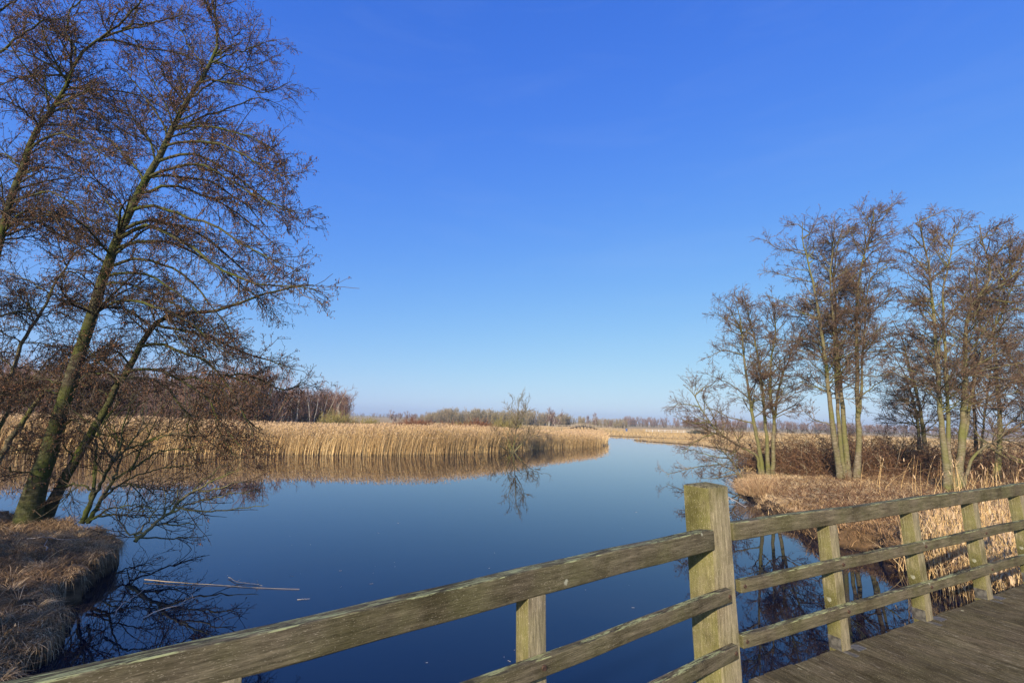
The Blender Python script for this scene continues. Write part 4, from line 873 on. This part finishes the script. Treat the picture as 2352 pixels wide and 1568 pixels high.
q, rr = grow(np.column_stack([X, Y, gz(X, Y)]), np.column_stack([rng.normal(0, .8, N), rng.normal(0, .8, N), np.ones(N)]), rng.uniform(.12, .6, N), 5, .25, (0, 0, -.12), np.full(N, .007), .004); tubes(A, q, rr, 3)
b, br, _ = children(q, rr, 6, .2, 1, .08, .25, 55, 3, .2, (0, 0, -.05), .005, .004, .2); tubes(A, b, br, 3)
tag(A.build('dead_brush', M_bramble), 'low brown weed stalks scattered through the grass of the right bank', 'brush', kind='stuff')
# tussock of shoots at the bank tip under the first right-hand alder
A = Acc(); N = 1500; cx, cy = G(1745, 1128, .4)[:2]; rr = rng.random(N) ** .8 * .85; th = rng.random(N) * 6.283
px = cx + rr * np.cos(th); py = cy + rr * np.sin(th) * 1.6; blades(A, np.column_stack([px, py, np.full(N, .25)]), rng.uniform(.2, .95, N) * (1.1 - rr * .6), np.full(N, .011), np.stack([np.cos(th), np.sin(th)], 1) * (rr * .8)[:, None] + rng.normal(0, .22, (N, 2)), 0, 4)
tag(A.build('tussock', tint_mat('tussock', [(0, (.22, .12, .06)), (.6, (.44, .28, .15)), (1, (.62, .45, .26))])), 'bushy brown tussock at the tip of the right bank under the alder', 'tussock')
# bramble thicket behind the right-hand alders
A = Acc(); N = 7500; X = rng.uniform(15.2, 44, N); Y = 24.0 + rng.random(N) * 8 + (X - 16) * .10; hh = np.interp(X, [15, 17, 20, 26, 32, 44], [.8, 2.1, 2.4, 1.9, 1.6, 1.5]) * rng.uniform(.5, 1.1, N)
q, rr = grow(np.column_stack([X, Y, np.full(N, .3)]), np.column_stack([rng.normal(0, .8, N), rng.normal(0, .8, N), np.ones(N)]), hh * 1.6, 7, .25, (0, 0, -.16), np.full(N, .011), .007); tubes(A, q, rr, 3)
b, br, _ = children(q, rr, 4, .2, 1, .15, .5, 60, 4, .25, (0, 0, -.1), .007, .006, .2); tubes(A, b, br, 3)
lf = np.concatenate([b[:, 2], b[:, 3]]); lf = lf[rng.random(len(lf)) < .8]; blades(A, lf, rng.uniform(-.06, .06, len(lf)), np.full(len(lf), .05), rng.normal(0, .05, (len(lf), 2)), 0, 1)
tag(A.build('bramble_thicket', M_bramble), 'dark brown bramble thicket behind the trunks on the right bank', 'thicket', kind='stuff')
A = Acc(); N = 4200; X = 16.5 + rng.random(N) ** .8 * 27; Y = 19.3 + (X - 22) * .12 + rng.random(N) * 5; k = Y > 31.5 - .62 * X; X = X[k]; Y = Y[k]; N = len(X)
q, rr = grow(np.column_stack([X, Y, np.full(N, .3)]), np.column_stack([rng.normal(0, .7, N), rng.normal(0, .7, N), np.ones(N)]), rng.uniform(.4, 1.25, N), 7, .25, (0, 0, -.12), np.full(N, .010), .006); tubes(A, q, rr, 3)
b, br, _ = children(q, rr, 5, .2, 1, .15, .45, 60, 4, .25, (0, 0, -.05), .006, .005, .2); tubes(A, b, br, 3)
lf = b[:, 3]; blades(A, lf, rng.uniform(-.05, .05, len(lf)), np.full(len(lf), .04), rng.normal(0, .04, (len(lf), 2)), 0, 1)
tag(A.build('bramble_thicket', M_bramble), 'lower bramble tangle right of the leaning alder clump', 'thicket', kind='stuff')

# ------------------------------------------------------------------ far arched bridge, fences, small things in the distance
m = NT('pale_timber'); M_pale = m.done(m.ramp(m.noise(m.coord(), 3, 4), [(.3, (.30, .23, .15)), (.7, (.50, .42, .30))]), .9, .2)
m = NT('dark_timber'); M_dark = m.done((.06, .045, .035), .9, .2)
m = NT('white_paint'); M_white = m.done(m.ramp(m.noise(m.coord(), 2, 3), [(.3, (.62, .62, .60)), (.7, (.78, .78, .76))]), .7, .3)
def boxes(acc, segs, w):
    """square bars between pairs of points"""
    for p0, p1 in segs: tubes(acc, np.array([[p0, p1]], float), np.full((1, 2), w * .7), 4, tint=.5)
YB = 168; x0 = P(1309, 975, 1)[0] * YB; x1 = P(1372, 975, 1)[0] * YB
fb = empty('arched_footbridge', (x0, YB, .3), label='small arched timber footbridge far off in front of the horizon wood', cat='footbridge')
def arch(u, h=.85): return .35 + h * math.sin(math.pi * min(1, max(0, u)))
us = np.linspace(0, 1, 9); A = Acc()
for side in (-.9, .9):
    boxes(A, [((u0 * (x1 - x0), side, arch(u0)), (u1 * (x1 - x0), side, arch(u1))) for u0, u1 in zip(us[:-1], us[1:])], .17)
for u0, u1 in zip(us[:-1], us[1:]):
    a0, a1 = u0 * (x1 - x0), u1 * (x1 - x0); A.add([(a0, -.9, arch(u0) + .1), (a1, -.9, arch(u1) + .1), (a1, .9, arch(u1) + .1), (a0, .9, arch(u0) + .1)], [(0, 1, 2, 3)])
for u in us[1:-1]: boxes(A, [((u * (x1 - x0), -.8, -.3), (u * (x1 - x0), -.8, arch(u))), ((u * (x1 - x0), .8, -.3), (u * (x1 - x0), .8, arch(u)))], .14)
A.build('deck', M_dark, fb)
for side in (-.95, .95):
    A = Acc()
    us2 = np.linspace(-.5, 1.6, 20)
    for dz in (.55, 1.0):
        boxes(A, [((u0 * (x1 - x0), side, arch(u0) + dz), (u1 * (x1 - x0), side, arch(u1) + dz)) for u0, u1 in zip(us2[:-1], us2[1:])], .10)
    boxes(A, [((u * (x1 - x0), side, arch(u) - .2), (u * (x1 - x0), side, arch(u) + 1.1)) for u in us2[::2]], .12); A.build('railing', M_pale, fb)
def fence(name, va, vb, Ya, Yb, rails, ph, mat, label, step=2.4, w=.09, z=.2):
    a = P(va, 985, 1)[0] * Ya; b = P(vb, 985, 1)[0] * Yb; root = empty(name, (a, Ya, z), label=label, cat='fence'); L = math.hypot(b - a, Yb - Ya); n = int(L / step) + 1
    for k in range(n):
        u = k / max(1, n - 1); A = Acc(); x, y = u * (b - a), u * (Yb - Ya); boxes(A, [((x, y, -.2), (x, y, ph))], w * 1.2); A.build('post', mat, root)
    for r in rails: A = Acc(); boxes(A, [((0, 0, r), (b - a, Yb - Ya, r))], w * .8); A.build('rail', mat, root)
    return root
fence('rail_fence', 1405, 1475, 160, 166, (.35, .7, 1.05), 1.15, M_pale, 'pale post and rail fence right of the far arched footbridge')
fence('rail_fence', 1484, 1585, 158, 158, (.45, .95), 1.05, M_white, 'white post and rail fence beside the pond in the far field', 2.0)
fence('rail_fence', 1585, 1800, 158, 150, (.45, .85, 1.2), 1.25, M_pale, 'long rail fence seen behind the alder at the tip of the right bank', 3)
fence('rail_fence', 1180, 1305, 190, 172, (.5, .95), 1.05, M_pale, 'low rail fence leading left from the far arched footbridge', 3, .08)
A = Acc(); xa, xb = P(1478, 985, 1)[0], P(1600, 985, 1)[0]; A.add([(xa * 160, 160, .28), (xb * 160, 160, .28), (xb * 176, 176, .28), (xa * 176, 176, .28)], [(0, 1, 2, 3)]); tag(A.build('pond_water', M_water, smooth=False), kind='structure')
A = Acc(); xs = np.linspace(-10, 160, 60); yb = 150 + np.sin(xs * .05) * 2; A.add(np.concatenate([np.column_stack([xs, yb, np.full(60, .275)]), np.column_stack([xs, yb + 6, np.full(60, .275)])]), [(i, i + 1, 61 + i, 60 + i) for i in range(59)]); tag(A.build('green_path', M_green), kind='structure')
b_ = empty('litter_bin', (P(1439, 985, 1)[0] * 156, 156, .25), label='small blue bin standing by the pale fence in the far field', cat='bin')
A = Acc(); ang = np.linspace(0, 2 * math.pi, 13)[:-1]
zz = [(0, .30), (.9, .36), (.95, .40), (1.0, .38), (1.05, .1)]
V = np.array([(r * math.cos(t), r * math.sin(t), z) for z, r in zz for t in ang]); A.add(V, [(k * 12 + j, k * 12 + (j + 1) % 12, (k + 1) * 12 + (j + 1) % 12, (k + 1) * 12 + j) for k in range(4) for j in range(12)])
m = NT('blue_plastic'); A.build('body', m.done((.05, .12, .35), .5, .4), b_)
A = Acc(); nn = 16; ring = [(-.8, .0), (-.78, .55), (-.6, .62), (.6, .62), (.78, .55), (.8, 0)]
V = np.array([(x, r * math.cos(t), .6 + r * math.sin(t)) for x, r in ring for t in np.arange(nn) * 2 * math.pi / nn]); A.add(V, [(k * nn + j, k * nn + (j + 1) % nn, (k + 1) * nn + (j + 1) % nn, (k + 1) * nn + j) for k in range(5) for j in range(nn)])
o = A.build('wrapped_bale', M_white); o.location = (P(1638, 988, 1)[0] * 150, 150, .2); tag(o, 'rounded white bale in the far meadow behind the dipping alder branch', 'bale')
shrub('dark_shrub', 1598, 150, 2.0, 130, tint_mat('dark_twig', [(0, (.06, .06, .045)), (1, (.12, .12, .08))]), 'dark low shrub by the fence left of the white bale', .05, 1.6)

# ------------------------------------------------------------------ sticks and litter afloat
def stick(name, pts, r, label, mat=None, twigs=0):
    A = Acc(); q = resample([G(x, y, z) for x, y, z in pts], 14)[None]; q[0, 1:-1, :2] += rng.normal(0, .006, (12, 2)); rr = np.linspace(r, r * .35, 14)[None]; tubes(A, q, rr, 6)
    if twigs: a, ar, _ = children(q, rr, twigs, .3, 1, .1, .35, 35, 5, .15, (0, 0, 0), r * .5, r * .3, .2); a[:, :, 2] = np.abs(a[:, :, 2] - .02) + .01; tubes(A, a, ar, 4)
    return tag(A.build(name, mat or M_stick), label, 'stick')
M_stick = tint_mat('stick', [(0, (.28, .21, .12)), (1, (.42, .33, .22))])
M_bleach = tint_mat('bleached', [(0, (.34, .28, .24)), (1, (.5, .44, .38))])
stick('floating_stick', [(332, 1330, .03), (420, 1338, .02), (500, 1342, .01), (600, 1350, .008), (688, 1352, .01)], .008, 'long pale stick floating in the branch reflections by the left bank')
stick('floating_stick', [(258, 1418, .05), (275, 1390, .1), (320, 1362, .12), (345, 1340, .1)], .007, 'thin curved twig rising out of the water below the left bank tip', M_bleach)
stick('floating_twig', [(330, 1418, .01), (370, 1398, .02), (420, 1388, .03), (455, 1368, .03)], .008, 'forked bleached twig floating under the long stick', M_bleach, 5)
stick('floating_twig', [(525, 1325, .02), (545, 1336, .02), (600, 1342, .01)], .008, 'small forked twig lying across the far end of the long stick', M_bleach, 6)
stick('floating_reed', [(683, 1376, .006), (712, 1374, .006)], .005, 'short reed stem afloat right of the long stick', M_bleach)
stick('dead_branch', [(1640, 1128, .02), (1668, 1138, .2), (1690, 1150, .06), (1714, 1166, .01)], .03, 'bleached dead branch in the water by the tip of the right bank', M_bleach, 3)
for k_, (x_, y_, th_, l_) in enumerate([(-9.2, 9.3, .3, .9), (-8.2, 8.7, 2.4, .7), (-10.4, 8.2, 1.2, 1.1), (-8.6, 7.2, -.4, .8), (-7.9, 6.4, .9, .6)]):
    xs_ = x_ + np.cos(th_) * np.linspace(0, l_, 8) + rng.normal(0, .012, 8); ys_ = y_ + np.sin(th_) * np.linspace(0, l_, 8) + rng.normal(0, .012, 8)
    A = Acc(); tubes(A, np.column_stack([xs_, ys_, gz(xs_, ys_) + .10 + rng.normal(0, .008, 8)])[None], np.linspace(.009, .004, 8)[None], 5)
    tag(A.build('fallen_twig', M_bleach), ('grey twig lying closest to the leaning alder trunks', 'short twig on the grass near the tip of the left bank', 'long twig lying on the left bank below the slender alders', 'twig in the dead grass midway down the left bank', 'short twig near the front notch of the left bank')[k_], 'twig')
A = Acc(); N = 36; vx = rng.uniform(300, 1500, N); vy = rng.uniform(1120, 1540, N)
pp = np.array([G(x, y, .004) for x, y in zip(vx, vy)]); th = rng.random(N) * 6.28; ln = rng.uniform(.015, .07, N)
q = np.stack([pp, pp + np.column_stack([np.cos(th) * ln, np.sin(th) * ln, 0 * ln])], 1); tubes(A, q, np.full((N, 2), .002), 4)
tag(A.build('floating_debris', M_bleach), 'scattered bits of reed and leaf drifting on the water', 'debris', kind='stuff')
A = Acc(); hx, y0_, y1_, z0_, z1_ = 1500, -60, 1400, -2.2, 24
c8 = [(x, y, z) for z in (z0_, z1_) for x, y in ((-hx, y0_), (hx, y0_), (hx, y1_), (-hx, y1_))]
A.add(c8, [(3, 2, 1, 0), (4, 5, 6, 7), (0, 1, 5, 4), (1, 2, 6, 5), (2, 3, 7, 6), (3, 0, 4, 7)])
hm = bpy.data.materials.new('haze'); hm.use_nodes = True; ht = hm.node_tree; ht.nodes.clear()
pv = ht.nodes.new('ShaderNodeVolumePrincipled'); ho = ht.nodes.new('ShaderNodeOutputMaterial'); ht.links.new(pv.outputs[0], ho.inputs['Volume'])
pv.inputs['Color'].default_value = (.80, .95, 1, 1); pv.inputs['Density'].default_value = .0005; pv.inputs['Anisotropy'].default_value = .2
tag(A.build('haze', hm, smooth=False), kind='stuff')
print('done')
